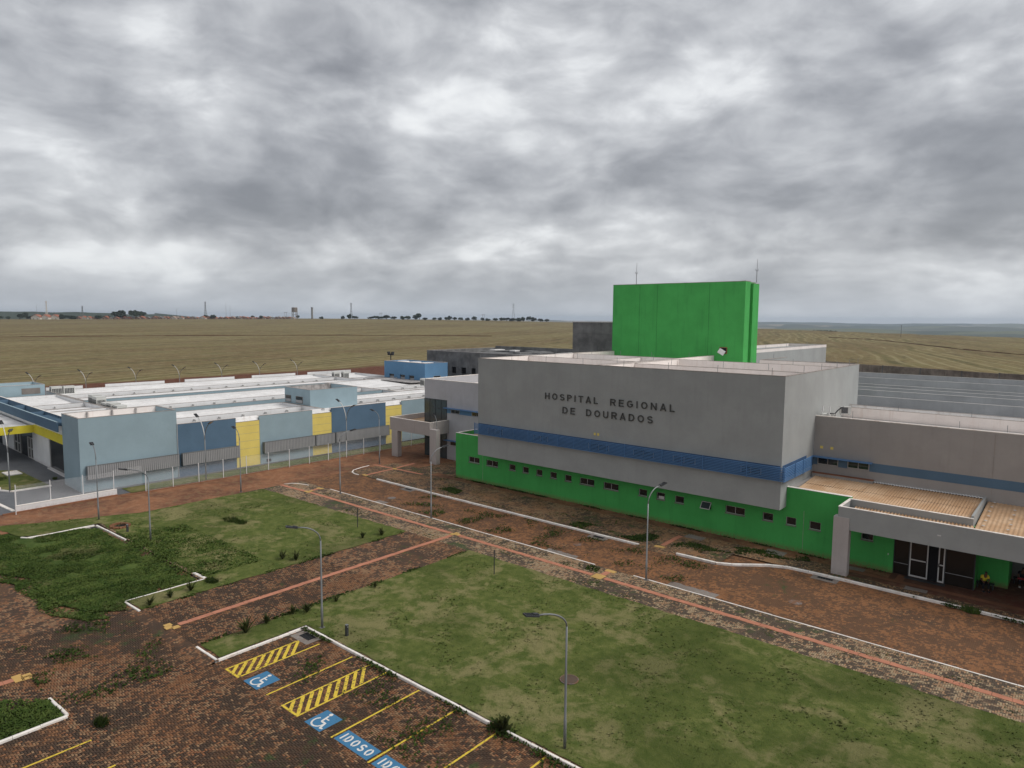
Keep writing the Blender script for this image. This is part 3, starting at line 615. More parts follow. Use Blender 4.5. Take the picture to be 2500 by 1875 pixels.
for x_, y_ in ((-39.2, 38.4), (-38.8, 38.6), (-39.1, 38.75), (-39, 15.75), (-39.35, 15.85), (-38.75, 16.05), (-25.3, 38.4), (-24.9, 38.4), (-25.3, 38.8), (-24.9, 38.8), (-25.2, 40.0), (-24.8, 40.0), (-60.1, 38.2), (-59.7, 38.2), (-59.9, 38.6), (-60.4, 39.8), (-60.0, 39.9), (-39.2, 8.6), (-38.8, 8.6), (-39, 8.95), (-38.75, 8.9)):
    o = link('tactile_tile', tmy, tp); o.location = (x_, y_, (.006 if y_ > 15 else LOTZ+.02))
tiles(-25.05, 39, -25.05, 39.8, tmo, 2); tiles(-60, 38.8, -60.2, 39.7, tmo, 2); tiles(-44.5, 8.1, -39.2, 8.5, tmo, z=LOTZ+.016) if False else None
tiles(-39, 2.5, -39.0, 8.4, tmo, z=LOTZ+.016)
tp2 = struct('tactile_path'); tp_, tp = tp, tp2
tiles(-61.6, 46.8, -61.8, 50.9, tmo); tiles(-65.2, 50.8, -62.2, 51.0, tmo); tiles(-61.4, 51.1, -57.2, 51.3, tmo); tiles(-25, 47.5, -25, 50.6, tmo, 8); tiles(-61.9, 51.4, -62.4, 54.6, tmo)
for x_, y_ in ((-25.2, 47), (-24.8, 47.05), (-61.9, 51.1), (-61.5, 51), (-61.5, 46.7), (-61.9, 46.75)): o = link('tactile_tile', tmy, tp2); o.location = (x_, y_, .006)
sheet('entrance_path', [(-13, -1, 51.25, 51.75), (-9.6, -9.1, 51.75, 52.9)], .009, M['rust'])
# ------------------------------------------------------------------ parking markings (children of the lot), flat paint 4 mm above the pavers
MZ = LOTZ+.022
def strip(m, a, b, w, z=MZ):
    a = Vector((a[0], a[1], 0)); b = Vector((b[0], b[1], 0)); d = (b-a).normalized(); n = Vector((-d.y, d.x, 0))*w/2
    m.quad(*[(v.x, v.y, z) for v in (a-n, b-n, b+n, a+n)])
def pline(x, y0, y1): m = MB(); strip(m, (x, y0), (x, y1), .1); m.build('parking_line', 'ylw', lot)
for x_, y0_, y1_ in ((-28.6, 15.82, 20.7), (-23.55, 15.9, 20.85), (-21.05, 15.9, 20.85), (-18.5, 15.9, 20.8), (-15.93, 15.9, 20.85), (-13.4, 15.9, 20.85), (-30.9, 5.0, 9.2), (-28.4, 5, 9.25)): pline(x_, y0_, y1_)
for xa, xb, y0_, y1_ in ((-32.3, -31.1, 15.75, 20.15), (-27.25, -26.0, 15.85, 20.85)):
    m = MB(); strip(m, (xa, y0_), (xa, y1_), .1); strip(m, (xb, y0_), (xb, y1_+.25), .1, MZ+.0); strip(m, (xa-.05, y0_), (xb+.05, y0_), .12, MZ+.002)
    y_ = y0_+.55
    while y_ < y1_+.3:
        ya = y_; yb = y_-1.05; p = [xb-.05, max(yb, y0_)]
        if yb < y0_: fr = (ya-y0_)/(ya-yb); p[0] = xa+(xb-xa)*fr; 
        if ya <= y1_+.02: strip(m, (xa+.05, ya), p, .17, MZ+.001)
        y_ += .5
    m.build('hatched_area', 'ylw', lot)
def arc(cx, cy, rx, ry, a0, a1, n=10): return [(cx+rx*math.cos(R(a0+(a1-a0)*k/n)), cy+ry*math.sin(R(a0+(a1-a0)*k/n))) for k in range(n+1)]
def glyph(ch, w, h, t):
    """centre lines of a plain sans capital, w wide and h high, stroke t"""
    a, b, y0, y1 = t/2, w-t/2, t/2, h-t/2; m_ = h*.5; rx = (b-a)/2; ry = (y1-y0)/2; cx = w/2
    if ch == 'I': return [[(w/2, 0), (w/2, h)]]
    if ch == 'H': return [[(a, 0), (a, h)], [(b, 0), (b, h)], [(a, m_), (b, m_)]]
    if ch == 'T': return [[(0, y1), (w, y1)], [(cx, 0), (cx, y1)]]
    if ch == 'L': return [[(a, h), (a, 0)], [(a, y0), (w, y0)]]
    if ch == 'E': return [[(a, 0), (a, h)], [(a, y1), (w, y1)], [(a, m_+t*.1), (w*.93, m_+t*.1)], [(a, y0), (w, y0)]]
    if ch == 'N': return [[(a, 0), (a, h)], [(b, 0), (b, h)], [(a, h-t*.3), (b, t*.3)]]
    if ch == 'A': return [[(a*.6, 0), (cx, h)], [(w-a*.6, 0), (cx, h)], [(w*.24, h*.3), (w*.76, h*.3)]]
    if ch == 'U': return [[(a, h), (a, y0+ry*.7)]+arc(cx, y0+ry*.7, rx, ry*.7, 180, 360)[1:]+[(b, h)]]
    if ch == 'O': return [arc(cx, h/2, rx, ry, 90, 450, 24)]
    if ch == 'D': return [[(a, 0), (a, h)], [(a, y1), (w*.45, y1)]+arc(w*.45, h/2, b-w*.45, ry, 90, -90, 14)[1:]+[(a, y0)]]
    q = (y1-m_)/2
    if ch in 'PR':
        g = [[(a, 0), (a, h)], [(a, y1), (w*.58, y1)]+arc(w*.58, (y1+m_)/2, b-w*.58, q, 90, -90, 9)[1:]+[(a, m_)]]
        return g+([[(w*.50, m_), (w-t*.35, 0)]] if ch == 'R' else [])
    if ch == 'G': return [arc(cx, h/2, rx, ry, 40, 325, 22), [(w*.55, m_-t*.2), (b+t*.35, m_-t*.2)], [(b, m_-t*.1), (b, h*.2)]]
    if ch == 'S': return [arc(cx, (y1+m_)/2, rx, q, 25, 235, 12)+arc(cx, (y0+m_)/2, rx*1.02, (m_-y0)/2, 55, -155, 12)]
def stroke_mesh(ch, w, h, t, name, mat, depth=0., gap=False):
    m = MB()
    for pl_ in glyph(ch, w, h, t):
        P_ = [Vector((x, y)) for x, y in pl_]; n = len(P_); closed = (P_[0]-P_[-1]).length < 1e-4 and n > 3; L_ = []; R_ = []
        for i in range(n):
            d0 = (P_[i]-P_[i-1]) if i else ((P_[0]-P_[-2]) if closed else (P_[1]-P_[0])); d1 = (P_[i+1]-P_[i]) if i < n-1 else ((P_[1]-P_[0]) if closed else d0)
            d0 = d0.normalized(); d1 = d1.normalized(); d = (d0+d1).normalized(); nn = Vector((-d.y, d.x)); k = min(1.3, 1/max(.5, nn.dot(Vector((-d0.y, d0.x))))); L_.append(P_[i]+nn*t/2*k); R_.append(P_[i]-nn*t/2*k)
        for i in range(n-1):
            q = [L_[i], L_[i+1], R_[i+1], R_[i]]
            if gap and ch == 'O' and n > 6 and i in (0, n//2): continue
            if depth: m.add([(v.x, v.y, z) for z in (0, depth) for v in q], [(3, 2, 1, 0), (4, 5, 6, 7), (0, 1, 5, 4), (2, 3, 7, 6), (1, 2, 6, 5), (3, 0, 4, 7)])
            else: m.add([(v.x, v.y, 0) for v in q], [(0, 1, 2, 3)])
    return m.mesh(name, mat)
def wheelchair(x0, x1, y0, y1):
    MB().quad((x0, y0, MZ), (x1, y0, MZ), (x1, y1, MZ), (x0, y1, MZ)).build('blue_panel', 'bluem', lot)
    cx, cy, s = (x0+x1)/2, (y0+y1)/2, 1.15; P = lambda u, v: (cx+u*s, cy+v*s); m = MB(); Z = MZ+.004
    n = 20; pts = []
    for i in range(n+1):
        a = R(130+ (i/n)*235); pts.append((math.cos(a)*.27-.06, math.sin(a)*.27-.17))
    for a, b in zip(pts[:-1], pts[1:]): strip(m, P(*a), P(*b), .085, Z)
    for a, b, w in (((-.08, .30), (-.02, -.08), .10), ((-.06, .14), (.16, .14), .07), ((-.02, -.07), (.20, -.07), .10), ((.20, -.04), (.31, -.38), .10), ((.29, -.38), (.42, -.33), .08)): strip(m, P(*a), P(*b), w, Z+.001*a[0])
    c = [P(-.09+.085*math.cos(t*.5236), .41+.085*math.sin(t*.5236)) for t in range(12)]; m.add([(x, y, Z+.003) for x, y in c], [tuple(range(12))])
    m.build('wheelchair_symbol', 'whm', lot)
wheelchair(-30.6, -29.35, 15.75, 17.0); wheelchair(-25.4, -24.25, 15.8, 17.0)
def idoso(x0, x1):
    y0, y1 = 15.95, 16.72
    MB().quad((x0, y0, MZ), (x1, y0, MZ), (x1, y1, MZ), (x0, y1, MZ)).build('blue_panel', 'bluem', lot)
    ws = [.09, .29, .32, .30, .32]; gp = ((x1-x0)-.34-sum(ws))/4; xs_ = x0+.17
    for ch, a in zip('IDOSO', ws):
        o = link('marking_letter', stroke_mesh(ch, a, .46, .085, 'marking_letter', M['whm'], gap=True), lot); o.location = (xs_, y0+.155, MZ+.004); xs_ += a+gp
    # stencil bridges
idoso(-23.42, -21.2); idoso(-20.9, -18.68)
# ------------------------------------------------------------------ lawns
def poly_fill(name, poly, z, mat, step=.6, amp=.03, **kw):
    xs = [p[0] for p in poly]; ys = [p[1] for p in poly]; bm = bmesh.new()
    vs = [bm.verts.new((x, y, z)) for x, y in poly]; bm.faces.new(vs)
    def cut(co, no):
        bmesh.ops.bisect_plane(bm, geom=bm.verts[:]+bm.edges[:]+bm.faces[:], plane_co=co, plane_no=no)
    x = min(xs)+step
    while x < max(xs): cut((x, 0, 0), (1, 0, 0)); x += step
    y = min(ys)+step
    while y < max(ys): cut((0, y, 0), (0, 1, 0)); y += step
    from mathutils import noise
    for v in bm.verts: v.co.z += amp*(noise.noise(Vector((v.co.x*.35, v.co.y*.35, 1)))+.5*noise.noise(Vector((v.co.x*1.3, v.co.y*1.3, 5))))
    bmesh.ops.recalc_face_normals(bm, faces=bm.faces); me = bpy.data.meshes.new(name); bm.to_mesh(me); bm.free(); me.materials.append(mat)
    return link(name, me, **kw)
def rough(poly, amp=.12, step=.5, seed=1):
    rr = random.Random(seed); out_ = []
    for a, b in zip(poly, poly[1:]+poly[:1]):
        L = math.hypot(b[0]-a[0], b[1]-a[1]); n = max(1, int(L/step))
        for i in range(n):
            u = i/n; j = rr.uniform(-amp, amp) if i else 0; out_.append((a[0]+(b[0]-a[0])*u-(b[1]-a[1])/L*j, a[1]+(b[1]-a[1])*u+(b[0]-a[0])/L*j))
    return out_
lawnB = [(-35.6, 16.0), (-33.5, 16.0), (-33.5, 21.1), (8, 21.3), (8, 36.5), (-35.4, 36.5)]
lawnA = [(-63.5, 20.4), (-44.6, 20.7), (-44.6, 15.7), (-42.65, 15.7), (-42.5, 36.3), (-64.2, 35.8), (-64.3, 24), (-67, 18), (-69, 14), (-64.2, 14.9), (-63.5, 16)]
lawnC = [(-42, 1), (-33.55, 1), (-33.6, 9.0), (-35.7, 8.95)]
bigtall = [(-70, 8.5), (-60, 10.2), (-56, 11.9), (-53.5, 13.1), (-50, 12.6), (-47.3, 13.0), (-44.9, 14.0), (-43.8, 15.45), (-44.8, 15.5), (-44.85, 20.2), (-63.2, 19.9), (-63.4, 15.5), (-66, 14), (-70, 13)]
poly_fill('lawn', rough(lawnB, .05, .5), .035, M['grass'], kind='structure')
poly_fill('lawn', rough(lawnA, .09, .5, 2), .035, M['grass'], kind='structure')
poly_fill('lawn', rough([(-41, 3), (-33.55, 3), (-33.6, 9.0), (-35.7, 8.95), (-36.6, 3)], .02, .6, 3), .0, M['tall'], kind='structure')
poly_fill('overgrown_ground', rough([((x+54)*.84-54, (y-17)*.62+17) for x, y in bigtall], .5, .6, 4), -.05, M['tall'], kind='structure', amp=.05)
poly_fill('lawn', [(-74.9, 26.2), (-73.9, 90), (-71.3, 90), (-72.3, 26.2)], .03, M['grass'], kind='structure', step=2)
poly_fill('lawn', [(-96, 17.8), (-83.8, 18.1), (-82.7, 17.9), (-81.4, 18.6), (-81.3, 21.7), (-84.1, 21.7), (-92, 21.6)], .08, M['grass'], kind='structure', step=1)
from mathutils import noise as mn
def pip(x, y, poly):
    c = False; j = len(poly)-1
    for i in range(len(poly)):
        xi, yi = poly[i]; xj, yj = poly[j]
        if (yi > y) != (yj > y) and x < (xj-xi)*(y-yi)/(yj-yi)+xi: c = not c
        j = i
    return c
def tufts(name, polys, n, hgt, wid, mat, z0=0., clump=None, lean=.5, thr=-9):
    rs = random.Random(name+str(n)); V = []; F = []; cnt = 0
    bb = [(min(p[0] for p in po), max(p[0] for p in po), min(p[1] for p in po), max(p[1] for p in po)) for po in polys]
    ar = [(b[1]-b[0])*(b[3]-b[2]) for b in bb]; tries = 0
    while cnt < n and tries < n*8:
        tries += 1; i = rs.choices(range(len(polys)), ar)[0]; b = bb[i]; x = rs.uniform(b[0], b[1]); y = rs.uniform(b[2], b[3])
        if not pip(x, y, polys[i]) or not in_view(x, y, 0, 10): continue
        nz = mn.noise(Vector((x*.5, y*.5, 3)))
        if nz < thr+rs.uniform(-.15, .15): continue
        cnt += 1; s = (1+.9*nz)*rs.uniform(.6, 1.3)
        for q in range(3):
            a = rs.uniform(0, 6.28); dx_, dy_ = math.cos(a), math.sin(a); l = rs.uniform(0, lean)*hgt*s; ww = wid*s/2; k = len(V)
            V += [(x-dx_*ww, y-dy_*ww, z0), (x+dx_*ww, y+dy_*ww, z0), (x-dy_*l, y+dx_*l, z0+hgt*s)]; F.append((k, k+1, k+2))
    me = bpy.data.meshes.new(name); me.from_pydata(V, [], F); me.update(); me.materials.append(mat); return link(name, me, kind='stuff', label=None)
o = tufts('lawn_grass', [lawnB, lawnA], 13000, .04, .10, M['blade'], .02, lean=2.4)
o = tufts('tall_grass', [[((x+56)*1.04-56, (y-16)*1.0+15.8) for x, y in bigtall]], 42000, .085, .15, M['tall'], -.06, lean=3, thr=-.3)
tufts('tall_grass', [[((x+56)*1.12-56, (y-16.5)*1.35+16.5) for x, y in bigtall if y < 15.6]+[(-44.5, 15.6), (-66, 15.6)]], 9000, .06, .13, M['tall'], -.08, lean=3, thr=-.05)
o = tufts('tall_grass', [lawnC, [(-57, 19.9), (-46, 19.9), (-46, 21.2), (-57, 21.2)], [(-60, 20.3), (-45, 20.7), (-45, 25), (-58, 25)]], 7000, .09, .13, M['tall'], 0, lean=2)
wl = [[(-33.3, 20.6), (-14, 20.75), (-14, 20.95), (-33.3, 20.9)], [(-19.6, 20.6), (-17.8, 20.6), (-17.8, 21.4), (-19.6, 21.3)], [(-35.9, 16), (-35.5, 16), (-35.2, 36), (-35.6, 36)], [(-42.8, 16), (-42.4, 16), (-42.4, 36), (-42.8, 36)],
      [(-30.5, 47.2), (-26, 46.9), (-26.2, 49.3), (-29, 49.5)], [(-24.6, 47.2), (-22, 47.4), (-21.8, 49.6), (-24.2, 49.8)], [(-34, 46.7), (-30, 46.9), (-31, 48.6), (-33.4, 48.2)], [(-51.2, 47.9), (-48, 47.6), (-48.6, 49.2), (-50.4, 49.3)], [(-26.9, 40.2), (-25.9, 40.2), (-25.6, 39.2), (-26.6, 39.1)],
      [(-54, 52.6), (-10, 52.7), (-10, 52.95), (-54, 52.95)], [(-22, 48.6), (-15, 51.4), (-15.5, 52.4), (-21, 51)], [(-6.5, 49.1), (-4.5, 49.1), (-4.5, 49.6), (-6.5, 49.6)], [(-8, 48.9), (2, 49), (2, 49.3), (-8, 49.3)]]
tufts('weeds', wl, 5000, .07, .10, M['weed'], 0, lean=1.5, thr=.0)
lots = [[(-30, 17), (-14, 17), (-14, 20.8), (-30, 20.8)], [(-44, 9), (-34, 9), (-34, 15), (-44, 15)], [(-50, 41), (-20, 41), (-20, 46), (-50, 46)], [(-60, 36.6), (0, 36.6), (0, 40), (-60, 40)], [(-60, 47), (-20, 47), (-20, 52), (-60, 52)]]
tufts('weeds', lots, 9000, .05, .08, M['weed'], -.04, lean=2, thr=.14)
# ------------------------------------------------------------------ spiky young plants
def plant(x, y, h, n, label, z=0., spread=.5):
    t = thing('spiky_plant', label, 'plant', (x, y, z), rnd.uniform(0, 6), 'young spiky plants along the path edges')
    rr = random.Random(int(x*31+y*17)); 
    for q in range(3):
        m = MB()
        for i in range(n//3):
            a = rr.uniform(0, 6.28); el = rr.uniform(.5, 1.4); L = h*rr.uniform(.6, 1.15); c = Vector((math.cos(a), math.sin(a), 0)); s = Vector((-c.y, c.x, 0))*.022*h/.5
            p0 = Vector((0, 0, .02)); p1 = c*L*.4*math.cos(el)+Vector((0, 0, L*.5*math.sin(el)+.05)); p2 = c*L*(.85*math.cos(el)+.15)*spread*1.6+Vector((0, 0, L*(.86*math.sin(el))))
            k = [p0-s, p0+s, p1-s*1.2, p1+s*1.2, p2]; m.add(k, [(0, 1, 3, 2), (2, 3, 4)])
        m.build('leaves', 'leaf', t, local=True)
pl = [(-43.26, 34.33, .75, 'tall spiky plant at the far corner of the left lawn'), (-43.78, 32.87, .6, 'smaller spiky plant beside the tall one at the left lawn corner'), (-43.28, 26.55, .75, 'dark spiky plant on the left lawn near the middle of the brick path'), (-44.19, 26.0, .7, 'pale spiky plant left of the dark one on the left lawn'),
      (-34.93, 22.08, .75, 'right one of two spiky plants below the tall lamp post'), (-35.33, 21.4, .6, 'left one of two spiky plants below the tall lamp post'), (-34.92, 24.13, .55, 'spiky plant at the path edge right of the lamp post by the parking kerb'), (-35.35, 19.69, .6, 'low spiky plant above the kerb corner of the parking bays'),
      (-42.9, 16.29, .7, 'spiky plant nearest the end of the narrow grass tongue'), (-43.12, 17.6, .6, 'thin stalk plant in the middle of the narrow grass tongue'), (-43.35, 18.97, .75, 'bushy spiky plant near the kerb corner on the narrow grass tongue'), (-35.0, 27.21, .5, 'small spiky plant halfway along the right lawn edge'),
      (-35.12, 18.3, .9, 'large bare shrub above the white kerb of the hatched bay')]
for x_, y_, h_, lb in pl: plant(x_, y_, h_*1.2, 27, lb)
t = thing('weed_bush', 'dark brown weed growing in the kerb gap beside the parking bays', 'weed', (-18.4, 21.0, 0)); 
m = MB(); rr = random.Random(3)
for i in range(160):
    a = rr.uniform(0, 6.28); L = rr.uniform(.2, .6); c = Vector((math.cos(a), math.sin(a), 0)); e = rr.uniform(.3, 1.4); p = c*L*math.cos(e)+Vector((0, 0, L*math.sin(e))); s = Vector((-c.y, c.x, 0))*.05
    m.add([Vector((0, 0, 0)), p-s, p+s+Vector((0, 0, .06))], [(0, 1, 2)])
m.build('leaves', 'leaf', t, local=True)
def bush(x, y, r, label, z=0.):
    t = thing('grass_clump', label, 'grass clump', (x, y, z)); m = MB(); rr = random.Random(int(x*13+y))
    for i in range(260):
        a = rr.uniform(0, 6.28); d = r*math.sqrt(rr.random()); L = rr.uniform(.12, .34); px_, py_ = d*math.cos(a), d*.6*math.sin(a); b = rr.uniform(0, 6.28)
        m.add([(px_-.04, py_, 0), (px_+.04, py_, 0), (px_+math.cos(b)*L*.5, py_+math.sin(b)*L*.5, L)], [(0, 1, 2)])
    m.build('blades', 'tall', t, local=True)
bush(-40.6, 9.6, .0+.5, 'dark green clump on the pavers right of the small corner island', LOTZ) if False else None
bush(-31.9, 9.9, .45, 'round green weed clump on the pavers beyond the corner island', LOTZ)
bush(-4.9, 49.15, .5, 'bright green weed clump against the kerb before the entrance canopy', -.05)
bush(-56.2, 28.2, .9, 'dark low weed patch in the middle of the left lawn')
bush(-54.8, 28.4, .7, 'second dark weed patch just right of the first on the left lawn')
bush(-43.9, 20.6, .6, 'dark clump beside the kerb corner at the end of the grass tongue')
# ------------------------------------------------------------------ drains, manholes, small things on the ground
def drain(x, y, w, d, label, z, apx=.35):
    t = thing('storm_drain', label, 'drain', (x, y, z))
    MB().box(-w/2-apx, w/2+apx, -d/2-apx, d/2+.1, -.02, .024).build('apron', 'apron', t, local=True)
    MB().box(-w/2, w/2, -d/2, d/2, .02, .03).build('opening', 'black', t, local=True)
    for i in range(6): MB().box(-w/2+i*w/6+.02, -w/2+i*w/6+.045, -d/2, d/2, .03, .045).build('grate_bar', 'dark', t, local=True)
drain(-32.35, 20.45, .9, .5, 'storm drain in the kerb corner above the hatched bay', LOTZ)
drain(-30.0, 46.05, 1.0, .35, 'storm drain at the far end of the front kerb by the road', LOTZ)
drain(-13.3, 48.95, 1.0, .35, 'storm drain beside the canopy column kerb', LOTZ)
drain(-53.4, 45.95, 1.0, .35, 'storm drain near the left end of the front kerb', LOTZ)
drain(-62.6, 19.7, 1.1, .4, 'storm drain at the corner of the left grassy lot', LOTZ)
for x_, y_, r_, z_, lb, mt in ((-18.6, 26.2, .42, .05, 'round manhole cover in concrete ring on the right lawn', 'bark'), (-30.2, 43.4, .32, LOTZ+.003, 'dark round manhole in the dirt road near the kerb drain', 'conc'), (-13.5, 43.45, .36, LOTZ+.003, 'dark round manhole in the road below the entrance column', 'conc'), (-52.0, 42.6, .4, LOTZ+.003, 'brown round manhole near the far end of the road', 'sill')):
    t = thing('manhole', lb, 'manhole', (x_, y_, z_)); MB().tube([(0, 0, 0), (0, 0, .02)], r_*1.12, 20).build('ring', 'conc', t, local=True); MB().tube([(0, 0, .015), (0, 0, .03)], r_, 20).build('cover', mt, t, local=True)
t = thing('dug_hole', 'dug hole with loose earth beside a short post on the left lawn', 'hole', (-61.3, 21.2, .03)); MB().tube([(0, 0, 0), (0, 0, .012)], .6, 14).build('pit', 'black', t, local=True)
m = MB()
for i in range(20): a = i*.31; m.obox((math.cos(a)*.75, math.sin(a)*.6, .05), .3, .22, .16, Matrix.Rotation(i, 3, 'Z'))
m.build('earth_rim', 'dirt', t, local=True)
for x0, x1, y0, y1, lb in ((-24.7, -23.2, 50.6, 51.5, 'grey patch of concrete by the green wall'), (-52.3, -50.9, 40.7, 41.3, 'grey concrete patch at the road kerb, far left'), (-31.4, -28.6, 40.6, 41.2, 'grey concrete patch behind the white kerb line, middle'), (-21.0, -17.6, 40.55, 41.4, 'grey concrete patch behind the white kerb line, right'), (-18.5, -17.0, 51.2, 52.3, 'grey concrete slab beside the green wall near the canopy'), (-12.8, -11.6, 51.8, 52.5, 'dark mat under the canopy by the green wall'), (-8.8, -7.5, 50.4, 51.0, 'grey slab in the paving before the glass doors')):
    z_ = LOTZ if y1 < 46 else 0
    MB().prism(rough([(x0, y0), (x1, y0), (x1, y1), (x0, y1)], .06, .3), z_-.02, z_+.012).build('concrete_patch', 'apron', label=lb, category='concrete patch')
for x_, y_, h_, lb in ((-46.38, 34.31, 1.68, 'thin dark post on the far edge of the left lawn'), (-30.7, 34.1, 1.71, 'thin dark post near the far corner of the right lawn')):
    t = thing('thin_post', lb, 'post', (x_, y_, 0)); MB().tube([(0, 0, 0), (0, 0, h_)], .035, 7).build('pole', 'dark', t, local=True); MB().tube([(0, 0, h_), (0, 0, h_+.03)], .045, 7).build('cap', 'dark', t, local=True)
for x_, y_, lb in ((-30.65, 21.85, 'short black bollard on the right lawn beside the lamp post'), (-59.27, 21.03, 'short green bollard beside the dug hole')):
    t = thing('bollard', lb, 'bollard', (x_, y_, 0)); MB().box(-.07, .07, -.07, .07, 0, .62).build('body', 'dark', t, local=True); MB().box(-.075, .075, -.075, .075, .62, .65).build('cap', 'steeld', t, local=True); MB().box(.07, .1, -.03, .03, .5, .56).build('tap', 'steel', t, local=True)
# ------------------------------------------------------------------ street lamps
def head(parent, p, d, tilt=.22, L=.62, w=.3, mat='dark'):
    d = Vector((d[0], d[1], 0)).normalized(); s = Vector((-d.y, d.x, 0)); f = (d*math.cos(tilt)+Vector((0, 0, 1))*math.sin(tilt)); u = s.cross(f)*-1
    M3 = Matrix((f, s, u)).transposed(); m = MB(); m.obox(Vector(p)+f*L/2, L, w, .06, M3); m.obox(Vector(p)+f*.12-u*-.04, .24, w*.5, .08, M3); h = m.build('lamp_head', mat, parent, local=True)
    m = MB().obox(Vector(p)+f*(L*.58)-u*.036, L*.7, w*.8, .012, M3); m.build('lens', 'farwhite', h, local=True)
    f_ = MB()
    for i in range(5): f_.obox(Vector(p)+f*(L*.3+i*L*.14)+u*.04, .015, w*.8, .03, M3)
    f_.build('cooling_fins', mat, h, local=True)
def lamp(x, y, deg, label, zb=5.3, reach=1.35, top=6.15, mat='steeld', group='single arm street lamps'):
    t = thing('street_lamp', label, 'street lamp', (x, y, 0), 0, group); a = R(deg); d = Vector((math.cos(a), math.sin(a), 0))
    MB().tube([(0, 0, 0), (0, 0, 1.25), (0, 0, 1.27), (0, 0, 3.35), (0, 0, 3.37), (0, 0, zb)], [.068, .068, .052, .052, .042, .042], 10).build('pole', mat, t, local=True, smooth=True)
    MB().box(-.13, .13, -.13, .13, 0, .03).build('base_plate', mat, t, local=True)
    pts = []
    for i in range(9):
        u = i/8*math.pi/2; pts.append(d*reach*(1-math.cos(u))+Vector((0, 0, zb+(top-zb)*math.sin(u))))
    MB().tube(pts, .038, 8).build('arm', mat, t, local=True, smooth=True)
    head(t, pts[-1], d)
for a in ((-15.58, 21.71, -112, 'street lamp in the foreground right lawn beside the round manhole', 5.25, 1.35, 5.98), (-32.53, 21.52, -114, 'street lamp just behind the white kerb corner of the parking bays', 5.1, 1.25, 6.0), (-55.91, 21.49, -112, 'street lamp on the left lawn beside the dug hole', 4.85, 1.4, 5.75)): lamp(*a)
for a in ((-22.34, 40.26, 80, 'street lamp at the white line right of the crossing, before the green wall', 5.3, 1.2, 6.35), (-43.89, 40.37, 82, 'street lamp at the white line, centre, left of the crossing', 5.1, 1.2, 6.2), (-56.87, 40.01, 82, 'street lamp at the far left end of the white line', 5.3, 1.2, 6.25)): lamp(*a[:4], zb=a[4], reach=a[5], top=a[6], mat='steel')
for a in ((-65.31, 51.66, 175, 'street lamp before the deep blue wall panel near the portico', 5.5, 1.2, 6.35), (-64.73, 33.67, 172, 'street lamp on the dirt edge before the yellow wall panel', 5.3, 1.2, 6.35), (-64.71, 20.72, 172, 'street lamp before the large light blue corner wall', 5.3, 1.2, 6.4), (-60.6, 56.7, 150, 'small lamp standing behind the portico before the pale wing', 4.6, 1.1, 5.7)): lamp(*a)
def dlamp(x, y, label, fork=4.5, deg=0., group='double arm street lamps', z=0.):
    t = thing('double_street_lamp', label, 'street lamp', (x, y, z), 0, group)
    MB().tube([(0, 0, 0), (0, 0, fork)], [.07, .055], 9).build('pole', 'steeld', t, local=True, smooth=True)
    for s, tp_z, rc, mt in ((-1, 6.95, 1.55, 'alu'), (1, 6.5, 1.25, 'steeld')):
        d = Vector((math.cos(R(deg)), math.sin(R(deg)), 0))*s; pts = []
        for i in range(9):
            u = i/8*math.pi/2*.8; pts.append(d*rc*(1-math.cos(u))*1.35+Vector((0, 0, fork-.25+(tp_z-fork)*math.sin(u)/.95)))
        MB().tube(pts, .045, 8).build('arm', mt, t, local=True, smooth=True); head(t, pts[-1], d, .45, .7, .32, 'dark')
dlamp(-72.5, 33.8, 'double lamp before the deep blue panel next to the light blue corner block')
dlamp(-73.2, 52.6, 'double lamp before the second deep blue wall panel', 4.4)
dlamp(-81.5, 18.3, 'double lamp in the small garden by the left entrance', 4.05)
for i, (x_, y_) in enumerate(((-149.2, 38.2), (-150.8, 47.2), (-151.8, 56.8), (-152.9, 66.2), (-153, 75.8), (-152.5, 84.9), (-152.6, 85.2+9.9))):
    dlamp(x_, y_, '%s double lamp in the row behind the white roofed building, counted from the left' % ['first', 'second', 'third', 'fourth', 'fifth', 'sixth', 'seventh'][i], 4.4, 20, 'double lamps behind the roofs')
t = thing('roof_siren', 'small dark forked mast behind the blue box building', 'mast', (-122, 100, 5)); MB().tube([(0, 0, 0), (0, 0, 4.2)], .12, 6).build('pole', 'dark', t, local=True); MB().box(-.9, .9, -.2, .2, 4.2, 4.6).box(-.9, -.5, -.3, .3, 4.6, 5).box(.5, .9, -.3, .3, 4.6, 5).build('fork', 'dark', t, local=True)
